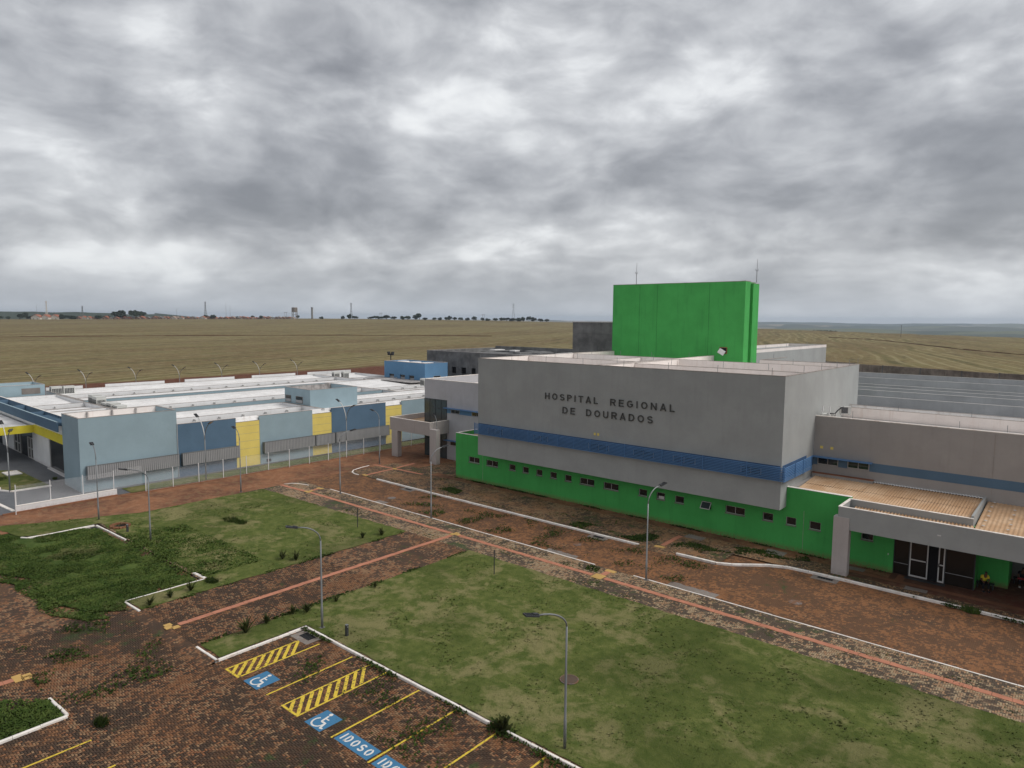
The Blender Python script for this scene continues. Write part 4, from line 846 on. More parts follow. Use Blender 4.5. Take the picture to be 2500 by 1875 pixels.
# ================================================================== BUILDINGS
def wallX(y, x0, x1, z0, z1, holes, depth=.14, back=.3, sgn=1):
    """wall whose outside faces -Y at plane y, with recessed openings; holes = (x0,x1,z0,z1)"""
    m = MB(); X = sorted({x0, x1, *[h[0] for h in holes], *[h[1] for h in holes]}); Z = sorted({z0, z1, *[h[2] for h in holes], *[h[3] for h in holes]})
    for a, b in zip(X[:-1], X[1:]):
        for c, d in zip(Z[:-1], Z[1:]):
            if any(h[0] <= (a+b)/2 <= h[1] and h[2] <= (c+d)/2 <= h[3] for h in holes): continue
            m.quad((a, y, c), (b, y, c), (b, y, d), (a, y, d))
    for h in holes:
        a, b, c, d = h; q = y+depth
        m.quad((a, y, c), (a, q, c), (a, q, d), (a, y, d)); m.quad((b, y, c), (b, q, c), (b, q, d), (b, y, d)); m.quad((a, y, c), (b, y, c), (b, q, c), (a, q, c)); m.quad((a, y, d), (b, y, d), (b, q, d), (a, q, d))
    m.quad((x0, y+back, z0), (x1, y+back, z0), (x1, y+back, z1), (x0, y+back, z1)); m.quad((x0, y, z1), (x1, y, z1), (x1, y+back, z1), (x0, y+back, z1))
    m.quad((x0, y, z0), (x0, y+back, z0), (x0, y+back, z1), (x0, y, z1)); m.quad((x1, y, z0), (x1, y+back, z0), (x1, y+back, z1), (x1, y, z1))
    return m
def window(par, x0, x1, y, z0, z1, panes=1, fr='frame', gl='glass', fw_=.045, sill=True, out_=None):
    """window filling the opening on the plane facing -Y"""
    f = MB(); f.box(x0, x1, y, y+.05, z0, z0+fw_).box(x0, x1, y, y+.05, z1-fw_, z1).box(x0, x0+fw_, y, y+.05, z0+fw_, z1-fw_).box(x1-fw_, x1, y, y+.05, z0+fw_, z1-fw_)
    w = f.build('window', fr, par)
    for i in range(panes):
        a = x0+fw_+(x1-x0-2*fw_)*i/panes; b = x0+fw_+(x1-x0-2*fw_)*(i+1)/panes
        if i: MB().box(a-.02, a+.02, y-.004, y+.054, z0+fw_, z1-fw_).build('mullion', fr, w)
        MB().box(a+.02, b-.02, y+.02, y+.03, z0+fw_, z1-fw_).build('pane', gl, w)
    if sill: MB().box(x0-.04, x1+.04, y-.15, y, z0-.06, z0-.002).build('sill', 'sill', w)
    return w
def parapet(par, x0, x1, y0, y1, z0, z1, t=.15, mat='pink', cap='cap', sides='nsew', name='parapet', capname='coping'):
    g = {'s': (x0, x1, y0, y0+t), 'n': (x0, x1, y1-t, y1), 'w': (x0, x0+t, y0+t, y1-t), 'e': (x1-t, x1, y0+t, y1-t)}
    for k in sides:
        a, b, c, d = g[k]; w = MB().box(a, b, c, d, z0, z1-.03).build(name, mat, par)
        e = .012; MB().box(a-e, b+e, c-e, d+e, z1-.03, z1).build(capname, cap, w)
hos = thing('hospital_building', 'main hospital block, grey over a green ground floor, with large dark lettering', 'hospital building', (-33, 53, 0))
# --- main grey volume: four outer walls, overhanging the green base
XL, XR, YF, YB, ZT, ZB = -48.85, -17.5, 51.6, 72.0, 13.55, 3.38
MB().box(XL, XR, YF, YF+.2, ZB, ZT-.04).build('front_wall', 'grey', hos)
MB().box(XR-.2, XR, YF+.2, YB, ZB, ZT-.04).build('side_wall', 'grey', hos)
MB().box(XL, XL+.2, YF+.2, 77.5, ZB, ZT-.04).build('side_wall', 'grey', hos)
MB().box(-27.1, XR-.2, YB-.2, YB, 3, ZT-.04).build('rear_wall', 'grey', hos)
MB().box(-27.1, -26.9, YB, 79.5, 3, ZT-.04).build('side_wall', 'grey', hos)
MB().box(XL+.2, XR-.2, YF+.2, 53.0, ZB, ZB+.2).build('soffit', 'grey', hos)
m = MB(); e = .02
m.box(XL-e, XR+e, YF-e, YF+.22, ZT-.04, ZT); m.box(XR-.22, XR+e, YF+.22, YB, ZT-.04, ZT); m.box(XL-e, XL+.22, YF+.22, 77.5, ZT-.04, ZT); m.box(-27.1, XR-.22, YB-.22, YB+e, ZT-.04, ZT); m.box(-27.12, -26.88, YB+e, 79.5, ZT-.04, ZT)
m.build('coping', 'cap', hos)
# inner parapet faces (dusty pink) and roof floors
ZF = 12.35
fl = MB().box(XL+.2, XR-.2, YF+.2, YB-.2, ZF-.15, ZF).box(XL+.2, -27.1, YB-.2, 79.5, ZF-.15, ZF).build('roof', 'pink', hos)
t_ = .02
m = MB(); m.box(XL+.2, XR-.2, YF+.2, YF+.2+t_, ZF, ZT-.045); m.box(XL+.2, XL+.2+t_, YF+.22, 77.5, ZF, ZT-.045); m.box(XR-.2-t_, XR-.2, YF+.22, YB-.2, ZF, ZT-.045); m.box(-27.1, XR-.22, YB-.2-t_, YB-.2, ZF, ZT-.045)
m.build('roof_lining', 'pink', hos)
def divider(a, b, c, d, z1=13.5):
    w = MB().box(a, b, c, d, ZF, z1-.03).build('roof_divider', 'pink', hos); MB().box(a-.01, b+.01, c-.01, d+.01, z1-.03, z1).build('coping', 'cap', w)
divider(-34.9, -34.75, 51.85, 77.5); divider(-34.0, -33.85, 51.85, 66.6); divider(XL+.25, -34.95, 59.6, 59.75); divider(-33.8, XR-.25, 57.6, 57.75, 13.45); divider(-33.8, XR-.25, 66.6, 66.75)
divider(XL+.25, -35, 68.2, 68.35); divider(-39.4, -39.25, 59.8, 68.15, 13.4); divider(-33.8, XR-.25, 60.0, 60.12, 13.3)
def sheets_roof(par, x0, x1, y0, z0, y1, z1, mat, n, name='roof_sheet', pitch=.18, amp=.025, flat=False):
    """corrugated sheets, ridges running up the slope (y direction)"""
    for i in range(n):
        a = x0+(x1-x0)*i/n; b = x0+(x1-x0)*(i+1)/n+.02; k = max(6, int((b-a)/pitch*4)); v = []; f = []
        dz = rnd.uniform(0, .012)
        for j in range(k+1):
            xx = a+(b-a)*j/k; ww = amp*math.sin((xx-x0)/pitch*2*math.pi)+dz; v += [(xx, y0, z0+ww), (xx, y1, z1+ww)]
        for j in range(k): f.append((2*j, 2*j+2, 2*j+3, 2*j+1))
        m = MB(); m.v = v; m.f = f; m.build(name, mat, par)
sheets_roof(hos, XL+.4, -35.0, 60, 12.7, 68, 12.5, M['roofwhite'], 8, pitch=.3)
# lightning rods round the rim
def rod(par, x, y, z, h=.55): MB().tube([(x, y, z), (x+rnd.uniform(-.03, .03), y, z+h)], .018, 5).build('lightning_rod', 'steeld', par)
for x_ in [XL+.2+4.3*i for i in range(8)]: rod(hos, min(x_, XR-.1), YF+.1, ZT)
for y_ in (56, 60.5, 65, 69, 71.9): rod(hos, XR-.1, y_, ZT)
for y_ in (56, 60.5, 65, 69.5, 74): rod(hos, XL+.1, y_, ZT)
for x_, y_ in ((-34.8, 56), (-34.8, 63), (-34.8, 71), (-30, 57.7), (-25, 57.7), (-21, 57.7), (-30, 66.7), (-26, 66.7), (-22, 66.7), (-42, 59.7), (-45, 59.7), (-38, 68.3), (-42, 68.3), (-46, 68.3), (-27, 75.5)): rod(hos, x_, y_, 13.5)
# --- tower
TX0, TX1, TY0, TY1, TZ = -49.0, -31.2, 77.5, 81.5, 22.18
tw = MB().box(TX0, -31.65, TY0, TY1, 5, TZ-.05).box(-31.65, TX1, TY0-.12, TY0+1.25, 5, TZ-.05).box(-31.65, TX1, TY0+2.2, TY1, 5, TZ-.22).box(-31.65, -31.5, TY0+1.25, TY0+2.2, 5, TZ-.1).build('tower', 'green', hos)
MB().box(TX0-.02, -31.65, TY0-.02, TY1, TZ-.05, TZ).box(-31.65, TX1+.02, TY0-.14, TY0+1.27, TZ-.05, TZ+.02).box(-31.65, TX1+.02, TY0+2.2, TY1, TZ-.22, TZ-.18).build('coping', 'cap', tw)
for x_ in (-45.0, -42.5, -35.6): MB().box(x_-.015, x_+.015, TY0-.012, TY0-.002, 13, TZ-.1).build('joint', 'joint', tw)
o = MB().box(-34.1, -33.15, TY0-.06, TY0-.003, 13.72, 14.5).build('opening_surround', 'rust', tw); MB().box(-34.02, -33.23, TY0-.08, TY0-.062, 13.8, 14.42).build('opening', 'black', tw)
MB().obox((-33.75, TY0-.25, 13.95), .8, .04, .6, Matrix.Rotation(.5, 3, 'Y') @ Matrix.Rotation(-.3, 3, 'X')).build('loose_panel', 'roofwhite', hos)
for x_, y_, lb in ((-45.75, TY0+.3, 'lightning mast on the left part of the green tower'), (-31.4, TY1-.4, 'lightning mast at the right corner of the green tower')):
    t = thing('lightning_mast', lb, 'mast', (x_, y_, TZ-.05)); MB().tube([(0, 0, 0), (0, 0, 1.3), (0, 0, 1.35), (.03, 0, 2.75)], [.045, .04, .03, .02], 7).build('pole', 'steel', t, local=True); MB().tube([(-.16, 0, 1.6), (-.14, 0, 1.45), (0, 0, 1.35), (.14, 0, 1.45), (.16, 0, 1.6)], .03, 6).build('bracket', 'steeld', t, local=True)
# --- letters on the front
LM = paint('lettering_metal', (.075, .075, .07), .1, 0, rough=.5, streak=False)
def word(wd, x0, x1, zb, h):
    wts = {'I': .24, 'L': .78, 'T': .92, 'E': .88, 'P': .92, 'S': .94, 'A': 1.0, 'H': .98, 'O': 1.1, 'R': 1.0, 'G': 1.08, 'N': 1.0, 'D': 1.0, 'U': .98}
    gap = .62; ws = [wts[c] for c in wd]; tot = sum(ws)+gap*(len(wd)-1); sc = (x1-x0)/tot; x = x0
    for c, w in zip(wd, ws):
        me = stroke_mesh(c, w*sc, h, h*.165, 'letter', LM, .05)
        for v in me.vertices: X_, Y_, Z_ = v.co; v.co = (X_, -.09+Z_, Y_)
        o = link('letter', me, hos); o.location = (x+33, YF-53, zb); x += (w+gap)*sc
word('HOSPITAL', -39.97, -33.98, 10.02, .61); word('REGIONAL', -32.65, -26.4, 10.02, .61); word('DE', -37.88, -36.47, 8.82, .62); word('DOURADOS', -35.2, -28.39, 8.84, .62)
for x_ in (-34.25, -33.88): MB().box(x_-.1, x_+.1, YF-.03, YF, 7.15, 7.38).build('wall_plate', 'yellow', hos)
# --- windows and blue louver band
for x0, x1 in ((-47.4, -45.4), (-41.35, -39.6), (-34.9, -32.7), (-30.2, -28.2), (-26.4, -24.4), (-20.6, -19.0)):
    window(hos, x0, x1, YF-.06, 5.85, 6.4, 2, sill=False)
lv = MB().box(XL+.1, XR-.1, YF-.03, YF-.003, 5.65, 6.75).build('louver_backing', M['lvback'], hos)
for i in range(9):
    z_ = 5.67+i*.124
    MB().box(XL-.12, XR+.42, YF-.42, YF-.36, z_, z_+.062).build('louver_slat', 'louver', lv); MB().box(XR+.36, XR+.42, YF-.359, 57.3, z_, z_+.062).build('louver_slat', 'louver', lv)
for x_ in [XL-.08+i*3.62 for i in range(9)]+[XR+.36]: MB().box(min(x_, XR+.36)-.025, min(x_, XR+.36)+.025, YF-.47, YF-.425, 5.64, 6.84 if x_ < XR else 6.8).build('louver_post', 'louver', lv)
for y_ in (53.4, 55.3, 57.3): MB().box(XR+.425, XR+.46, y_-.025, y_+.025, 5.64, 6.82).build('louver_post', 'louver', lv)
for x_ in [XL+1.7+i*3.62 for i in range(8)]: MB().box(x_-.012, x_+.012, YF-.44, YF-.40, 5.66, 6.76).build('louver_post', 'louver', lv)
MB().box(XR, XR+.02, YF+.2, 57.3, 5.65, 6.75).build('louver_backing', M['lvback'], lv)
MB().box(XR, XR+.03, 57.35, 59.18, 5.72, 6.5).build('blue_band', 'dblue', hos)
# --- green ground floor with all its windows
GW = [(-51.56, -49.95, 2), (-48.93, -47.26, 2), (-45.70, -44.85, 1), (-43.90, -43.08, 1), (-42.11, -41.33, 1), (-40.35, -39.55, 1), (-38.55, -37.76, 1), (-36.79, -35.13, 2), (-34.11, -32.49, 2), (-30.39, -29.55, 1), (-28.62, -27.79, 1), (-26.84, -26.0, 1), (-24.39, -23.54, 1), (-22.32, -20.69, 2), (-19.27, -18.44, 1), (-17.46, -16.69, 1), (-15.72, -14.9, 1), (-12.12, -11.33, 1)]
holes = [(a, b, 2.0, 2.62) for a, b, n in GW]
m = wallX(53., -53.55, -10.0, 0, 3.36, holes); m.build('green_wall', 'green', hos)
wallX(53., -53.55, XL, 3.36, 5.0, []).build('green_wall', 'green', hos); wallX(53., XR, -12.9, 3.36, 4.93, []).build('green_wall', 'green', hos)
MB().box(-10, -5.2, 53.0, 53.3, 2.9, 4.3).box(-5.35, -5.2, 53.3, 57.5, 0, 4.3).build('green_wall', 'green', hos)
MB().box(-53.55, -53.35, 53.3, 59.2, 0, 5.0).build('green_wall', 'green', hos)
MB().box(-53.57, XL, 52.98, 53.3, 5.0, 5.03).box(XR, -12.9, 52.98, 53.32, 4.93, 4.96).box(-53.57, -53.33, 53.3, 59.2, 5.0, 5.03).build('coping', 'kerb', hos)
MB().box(-53.35, XL, 53.3, 59.2, 4.5, 4.55).build('roof', 'sheet', hos)
for x_ in (-49.45, -16.15): MB().box(x_-.012, x_+.012, 52.99, 52.998, 0, 3.3).build('joint', 'cap', hos)
for i, (a, b, n) in enumerate(GW):
    if i == 12:      # tilted open window
        w = MB().box(a, b, 53.1, 53.12, 2.0, 2.62).build('window', 'black', hos)
        T = Matrix.Rotation(R(-38), 3, 'X'); c_ = ((a+b)/2, 52.85, 2.3)
        s_ = MB(); [s_.obox(Vector(c_)+T @ Vector(o_), *d_, T) for o_, d_ in (((0, 0, .31), (.84, .05, .05)), ((0, 0, -.31), (.84, .05, .05)), ((-.395, 0, 0), (.05, .05, .6)), ((.395, 0, 0), (.05, .05, .6)))]
        s_.build('open_sash', 'alu', w); MB().obox(c_, .75, .012, .58, T).build('pane', 'glass2', w)
    else:
        w = window(hos, a, b, 53.08, 2.0, 2.62, n)
        if i == 10: MB().box(a+.2, b-.1, 53.07, 53.09, 2.06, 2.3).build('paper_sheet', 'alu', w)
# --- right annex
YA = 59.2
MB().box(XR, 14, YA, YA+.2, 0, 9.8).build('annex_wall', 'greywarm', hos); MB().box(XR, 14, YA-.012, YA+.22, 9.8, 9.86).build('coping', 'kerb', hos)
for a, b, c, d in ((XR, -17.15, 5.76, 6.46), (-15.55, -14.84, 5.76, 6.46), (-13.24, 14, 5.76, 6.46)): MB().box(a, b, YA-.014, YA-.002, c, d).build('blue_band', 'dblue', hos)
for a, b in ((-17.15, -15.55), (-14.84, -13.24)): window(hos, a, b, YA-.06, 5.84, 6.44, 2, sill=False)
MB().box(XR, -13.0, YA-.55, YA, 6.44, 6.5).build('awning', 'louver', hos)
MB().box(XR+.05, -12.85, YA-.5, YA, 4.75, 5.12).build('duct', 'greywarm', hos); MB().box(XR+.03, -12.83, YA-.52, YA-.001, 5.12, 5.15).build('duct_cover', 'rust', hos)
for x_ in (-16.9, -16.1): MB().box(x_-.11, x_+.11, YA-.03, YA, 7.15, 7.36).build('wall_plate', 'yellow', hos)
for x_ in (-5.2,): MB().box(x_-.01, x_+.01, YA-.008, YA-.002, 2, 9.75).build('joint', 'cap', hos)
MB().box(XR, 14, YA+.2, YA+.22, 8.9, 9.78).box(XR, 14, YA+.22, 67, 8.85, 8.9).build('roof', 'pink', hos)
for y_, h_, mt in ((67.1, 9.86, 'pink'), (69.4, 9.86, 'roofwhite')):
    w = MB().box(XR if y_ < 72 else -45, 14, y_, y_+.15, 8.6, h_-.03).build('parapet', mt, hos); MB().box(XR if y_ < 72 else -45, 14, y_-.01, y_+.16, h_-.03, h_).build('coping', 'cap', w)
MB().box(XR, 14, 67.25, 69.4, 8.7, 8.75).build('roof', 'roofwhite', hos)
for x_, y_ in ((-15, 60.5), (-7.5, 60.0), (-4.6, 60.0), (-1.5, 60), (-7.6, 67.2), (-13, 67.2)): rod(hos, x_, y_, 9.3, 1.0)
# tan tiled roofs and the canopy
XW = -5.45; PW = 'greywarm'
for r_ in range(2):
    y0, z0, y1, z1 = ((53.15, 4.55, 56.3, 4.72), (56.2, 4.745, 59.15, 4.92))[r_]
    sheets_roof(hos, XR+.35 if r_ == 0 else XR+.35, XW-.15, y0, z0, y1, z1, M['sheet'], 11, amp=.035, pitch=.19)
MB().box(XR, XR+.33, 53.3, 59.2, 4.5, 4.8).build('flashing', 'greywarm', hos)
sheets_roof(hos, XR+.3, XW-.1, 59.0, 4.97, 59.19, 5.0, M['roofwhite'], 4, name='flashing', pitch=.19, amp=.03)
MB().box(-12.85, XW+.0, 52.6, 52.75, 4.1, 4.88).build('canopy_upstand', 'grey', hos); MB().box(XW-.15, XW, 52.75, 59.2, 4.1, 5.05).build('canopy_upstand', 'grey', hos)
MB().box(-12.87, XW, 52.58, 52.77, 4.88, 4.91).build('coping', 'kerb', hos)
YC = 50.15
MB().box(-13.0, 14, YC, YC+.15, 3.28, 4.82).build('canopy_fascia', 'grey', hos); MB().box(-13.02, 14, YC-.012, YC+.17, 4.82, 4.86).build('coping', 'kerb', hos)
MB().box(-13.0, -12.85, YC+.15, 53.0, 3.28, 4.82).build('canopy_fascia', 'grey', hos); MB().box(-13.02, -12.83, YC+.17, 53.0, 4.82, 4.86).build('coping', 'kerb', hos)
MB().box(-12.85, 14, YC+.15, 57.5, 3.28, 3.4).build('canopy_soffit', 'greywarm', hos)
sheets_roof(hos, -12.5, XW+.05, YC+.3, 4.18, 52.6, 4.42, M['sheet'], 7, amp=.05, pitch=.21)
sheets_roof(hos, XW+.1, 8, YC+.3, 4.18, 59.18, 4.75, M['sheet'], 12, amp=.02, pitch=.25)
for k in range(22): x_ = XW+.5+(k % 3)*1.3+rnd.uniform(-.05, .05); y_ = 50.8+(k//3)*1.15; MB().obox((x_, y_, 4.28+(y_-50.5)*.066), .16, .12, .03, Matrix.Rotation(k, 3, 'Z')).build('roof_clip', 'alu', hos)
for x0, x1, y0, y1 in ((-13.27, -12.25, YC-.0, YC+.55),): MB().box(x0, x1, y0-.06, y1, 0, 4.12).build('column', paint('pale_column', (.47, .43, .41), .05, .15), hos)
MB().box(-7.05, -6.85, YC-.015, YC, 4.02, 4.1).build('wall_plate', 'alu', hos)
MB().box(-10.35, -10.3, 52.97, 53, 1.25, 1.37).build('wall_plate', 'alu', hos)
# entrance glazing
ent = MB().box(-10.0, -5.22, 53.12, 53.16, 0.02, 2.9).build('entrance_glazing', 'glassdoor', hos)
for x_ in (-9.98, -9.05, -6.9, -5.25): MB().box(x_-.03, x_+.03, 53.06, 53.2, 0, 2.9).build('mullion', 'dark', ent)
for a, b in ((-9.98, -9.08), (-6.87, -5.28)): MB().box(a, b, 53.09, 53.13, .8, .83).build('rail', 'slat', ent)
for a, b in ((-9.0, -7.9), (-7.3, -6.93)):
    d_ = MB().box(a, a+.07, 53.03, 53.08, .06, 2.85).box(b-.07, b, 53.03, 53.08, .06, 2.85).box(a+.07, b-.07, 53.03, 53.08, .06, .17).box(a+.07, b-.07, 53.03, 53.08, 1.22, 1.3).build('door', 'alu', hos)
    MB().box(a+.07, b-.07, 53.05, 53.06, .17, 2.85).build('pane', 'glassdoor', d_); MB().box(b-.12 if a < -8 else a+.02, b-.06 if a < -8 else a+.08, 53.0, 53.03, 1.1, 1.36).build('handle', 'dark', d_)
MB().box(-7.88, -7.32, 53.1, 53.11, .0, 2.85).build('doorway', 'black', hos)
MB().box(-9.2, -6.8, 52.5, 53.0, .0, .02).build('door_mat', 'dark', hos)
MB().box(-5.2, -3.55, 54.9, 55.1, 0, 3.28).box(-3.7, -3.55, 55.1, 57.4, 0, 3.28).build('green_wall', 'green', hos)
MB().box(-3.55, 14, 57.4, 57.6, 0, 3.28).build('recess_wall', 'conc', hos)
sheet('entrance_floor', [(-13, 10, 50.5, 57.4)], .004, dirtm('worn_red_floor', (.16, .055, .035), (.10, .05, .03), (.18, .10, .06)))
# grey roof monitors behind the annex
for i, (y_, mt) in enumerate(((78.6, 'grey'), (85.8, 'grey'), (90.0, 'slat'), (94.1, 'grey'), (105.2, 'grey'), (115.5, 'grey'))):
    w = MB().box(-48, 20, y_, y_+.18, 7.2, 9.83).build('roof_parapet', 'mono', hos); MB().box(-48, 20, y_-.015, y_+.195, 9.83, 9.86).build('coping', 'apron2', w)
for a, b in ((69.55, 78.6), (78.8, 85.8), (86, 90), (90.2, 94.1), (94.3, 105.2), (105.4, 115.5)): MB().box(-48, 20, a, b, 8.6, 8.7).build('roof', M['mono'], hos)
MB().box(-48, 20, 115.7, 115.9, 0, 9.83).box(20, 20.2, 69.5, 115.7, 0, 9.8).build('rear_wall', 'grey', hos)
rm_ = MB().box(-40, -33.9, 79, 118.5, 3, 13.46).build('rear_wing', 'grey', hos)
parapet(rm_, -40, -33.9, 79, 118.5, 13.46, 13.9, .15, 'pink', sides='new')
for y_ in (84, 92, 100, 109): rod(hos, -34, y_, 13.9)
# --- left wing with blue band, awning and glass corner
MB().box(-61.4, XL+.2, YA, YA+.2, 0, 9.87).build('wing_wall', 'grey' if False else paint('pale_grey_render', (.46, .46, .48), .06, .12), hos)
pg = bpy.data.materials['pale_grey_render']; M['pale'] = pg
MB().box(-65.5, -61.4, YA, YA+.2, 7.42, 9.87).build('wing_wall', 'pale', hos)
MB().box(-65.5, -65.3, YA+.2, 70, 0, 9.87).build('wing_wall', 'pale', hos)
MB().box(-65.52, XL, YA-.012, YA+.22, 9.87, 9.93).box(-65.52, -65.28, YA+.22, 70, 9.87, 9.93).build('coping', 'kerb', hos)
MB().box(-65.3, XL, YA+.2, 70, 8.7, 8.8).box(-65.3, XL, 69.9, 70.1, 0, 9.9).build('roof', 'pink', hos)
g_ = MB().box(-65.5, -61.4, YA-.03, YA+.05, 0, 7.42).build('curtain_wall', 'glass2', hos)
for x_ in (-65.47, -64.5, -63.45, -62.4, -61.42): MB().box(x_-.025, x_+.025, YA-.06, YA-.03, 0, 7.42).build('mullion', 'dark', g_)
for z_ in (2.2, 4.4, 6.3, 7.4): MB().box(-65.5, -61.4, YA-.065, YA-.031, z_-.025, z_+.025).build('transom', 'dark', g_)
MB().box(-61.4, -53.6, YA-.014, YA-.002, 5.84, 6.46).build('blue_band', 'mblue', hos)
for a, b in ((-60.65, -59.15), (-57.05, -55.5)): window(hos, a, b, YA-.06, 5.88, 6.38, 2, sill=False)
MB().box(-61.6, -53.6, YA-.55, YA, 6.46, 6.52).build('awning', 'louver', hos)
MB().box(-61.6, -53.7, YA-.5, YA, 2.42, 2.48).build('awning', 'louver', hos); window(hos, -60.75, -59.1, YA-.06, 1.85, 2.36, 1, sill=False)
# portico
pc = hos
MB().box(-68.5, -61.0, 55.92, 56.07, 3.36, 4.96).box(-61.15, -61.0, 56.07, YA-.07, 3.36, 4.96).box(-68.5, -68.35, 56.07, 62, 3.36, 4.96).build('portico_fascia', paint('portico_render', (.43, .39, .37), .05, .2), hos)
MB().box(-68.52, -60.98, 55.9, 56.09, 4.96, 5.0).box(-61.17, -60.98, 56.09, YA-.07, 4.96, 5.0).box(-68.52, -68.33, 56.09, 62, 4.96, 5.0).build('coping', 'kerb', hos)
MB().box(-68.35, -61.15, 56.07, 62, 4.3, 4.35).box(-68.35, -61.15, 56.07, 62, 3.36, 3.45).build('portico_roof', M['sheet'], hos)
for k in range(9): MB().obox((-67.4+k*.75, 58.2+rnd.uniform(-.2, .2), 4.37), .14, .1, .03, Matrix.Rotation(k, 3, 'Z')).build('roof_clip', 'alu', hos)
for a, b in ((-68.1, -66.95), (-60.95, -59.8)): MB().box(a, b, 55.85, 56.5, -.1, 3.36 if a < -65 else 4.2).build('column', bpy.data.materials['pale_column'], hos)
# --- air conditioners on the annex roof
def ac_small(x, y, z, rz, label):
    t = thing('air_conditioner', label, 'air conditioner', (x, y, z), rz, 'outdoor air conditioning units')
    MB().box(-.42, .42, -.16, .16, .12, .72).build('casing', 'ac', t, local=True); MB().box(-.34, .16, -.175, -.161, .17, .66).build('fan_grille', 'dark', t, local=True)
    m = MB(); [m.box(-.33, .15, -.185, -.176, .2+i*.07, .215+i*.07) for i in range(7)]; m.build('guard', 'slat', t, local=True)
    for s in (-.3, .3): MB().box(s-.03, s+.03, -.2, .2, 0, .12).build('foot', 'alu', t, local=True)
ac_small(-15.7, 61.0, 9.86, .5, 'boxy air conditioner with dark fan on the annex roof'); ac_small(-17.0, 60.0, 9.25, 1.9, 'first small unit with a raised pipe at the annex roof edge'); ac_small(-16.5, 60.5, 9.25, 1.7, 'second small unit beside the one at the annex roof edge')
for x_, y_, lb in ((-17.1, 59.6, 'left white bent pipe at the annex roof edge'), (-16.6, 59.7, 'right white bent pipe at the annex roof edge')):
    t = thing('roof_pipe', lb, 'pipe', (x_, y_, 9.86)); MB().tube([(0, 0, 0), (0, 0, .2), (.05, 0, .45), (.02, .02, .75)], .05, 7).build('pipe', 'white', t, local=True); MB().tube([(0, 0, 0), (0, 0, .12)], .14, 9).build('base', 'ac', t, local=True)
t = thing('hose', 'black hose lying over the annex roof edge between the units', 'hose', (-16.3, 60.3, 9.9)); MB().tube([(-.5, -.5, .05), (-.2, -.2, .12), (0, 0, .1), (.2, .1, .4), (.4, .3, .6), (.5, .5, .65)], .05, 6).build('tube', 'dark', t, local=True)
# ================================================================== neighbouring buildings
ug = thing('unfinished_building', 'raw grey concrete building under construction with dark window holes behind the pale wing', 'building', (-85, 100, 0))
wh = [(-104.6, -103.4, 6.3, 7.6), (-102.3, -101.0, 6.3, 7.6), (-99.5, -98.1, 6.3, 7.6), (-96.6, -95.4, 6.3, 7.6), (-93.5, -92.3, 6.3, 7.6)]
wallX(100, -109.9, -50, 0, 10.75, wh, .25).build('wall', 'conc', ug)
for a, b, c, d in wh: MB().box(a, b, 100.26, 100.28, c, d).build('window_opening', 'black', ug); MB().box(a-.08, b+.08, 99.94, 100.0, c-.12, c).build('sill', 'conc', ug)
MB().box(-109.9, -109.6, 100.3, 122, 0, 10.75).box(-109.6, -50, 121.7, 122, 0, 11.2).build('wall', 'conc', ug)
MB().box(-109.6, -50, 100.3, 121.7, 9.6, 9.8).build('roof', 'conc', ug)
MB().box(-109.95, -50, 99.97, 100.32, 10.75, 10.8).box(-109.95, -109.58, 100.32, 122, 10.75, 10.8).build('coping', 'gutter', ug)
for k in range(16):
    x_ = -104+k*3.3; MB().box(x_, x_+rnd.uniform(1.2, 2.6), 102+rnd.uniform(0, 12), 104+rnd.uniform(8, 16), 10.6, 10.7+rnd.uniform(0, .25)).build('roof_slab', rnd.choice(['conc', 'gutter', 'roofwhite', 'conc']), ug)
for k in range(5): x_ = -78+k*4.4; MB().box(x_, x_+1.3, 116, 117.5, 10.7, 11.6).build('roof_hatch', 'concold', ug); MB().box(x_+.2, x_+1.1, 115.97, 115.99, 10.9, 11.4).build('opening', 'black', ug)
ub = thing('unfinished_block', 'tall raw grey concrete block standing left behind the green tower', 'building', (-53, 80, 0))
MB().box(-57.2, -49.1, 80, 92, 0, 15.6).build('wall', 'conc', ub); MB().box(-57.2, -49.1, 80.0, 92, 15.62, 17.2).build('upper_wall', M['concold'] if False else 'conc', ub); MB().box(-57.25, -49.05, 79.95, 92.05, 17.2, 17.28).build('coping', 'gutter', ub)
bb = thing('blue_box_building', 'bright blue flat roofed box building beyond the white roofs', 'building', (-97.3, 88, 0))
bh = [(-108, -106.2, 5.5, 6.45), (-105.0, -103.3, 5.5, 6.45), (-102.9, -101.2, 5.3, 6.3)]
bh = [(-107.9, -106.4, 5.6, 6.5), (-104.6, -103.1, 5.55, 6.5), (-101.9, -100.4, 5.5, 6.5)]
wallX(88, -109.4, -97.3, 0, 9.0, bh, .2).build('wall', 'mblue', bb)
for a, b, c, d in bh: w = MB().box(a, b, 88.21, 88.23, c, d).build('window', 'slat', bb); MB().box(a+.05, b-.05, 88.18, 88.2, c+.5, d-.03).build('pane', 'glass', w)
MB().box(-97.5, -97.3, 88.3, 94, 0, 9.0).box(-109.4, -109.2, 88.3, 94, 0, 9).box(-109.2, -97.5, 93.8, 94, 0, 9).build('wall', 'mblue', bb)
w = MB().box(-97.3, -97.27, 90.2, 92.1, 5.6, 6.5).build('window', 'slat', bb); MB().box(-97.268, -97.25, 90.3, 92.0, 6.1, 6.47).build('pane', 'glass', w)
MB().box(-109.42, -97.28, 87.98, 88.32, 9, 9.05).box(-97.52, -97.28, 88.32, 94.02, 9, 9.05).box(-109.42, -109.18, 88.32, 94.02, 9, 9.05).box(-109.18, -97.52, 93.78, 94.02, 9, 9.05).build('coping', 'cap', bb)
MB().box(-109.2, -97.5, 88.3, 93.8, 8.6, 8.65).build('roof', 'pink', bb)
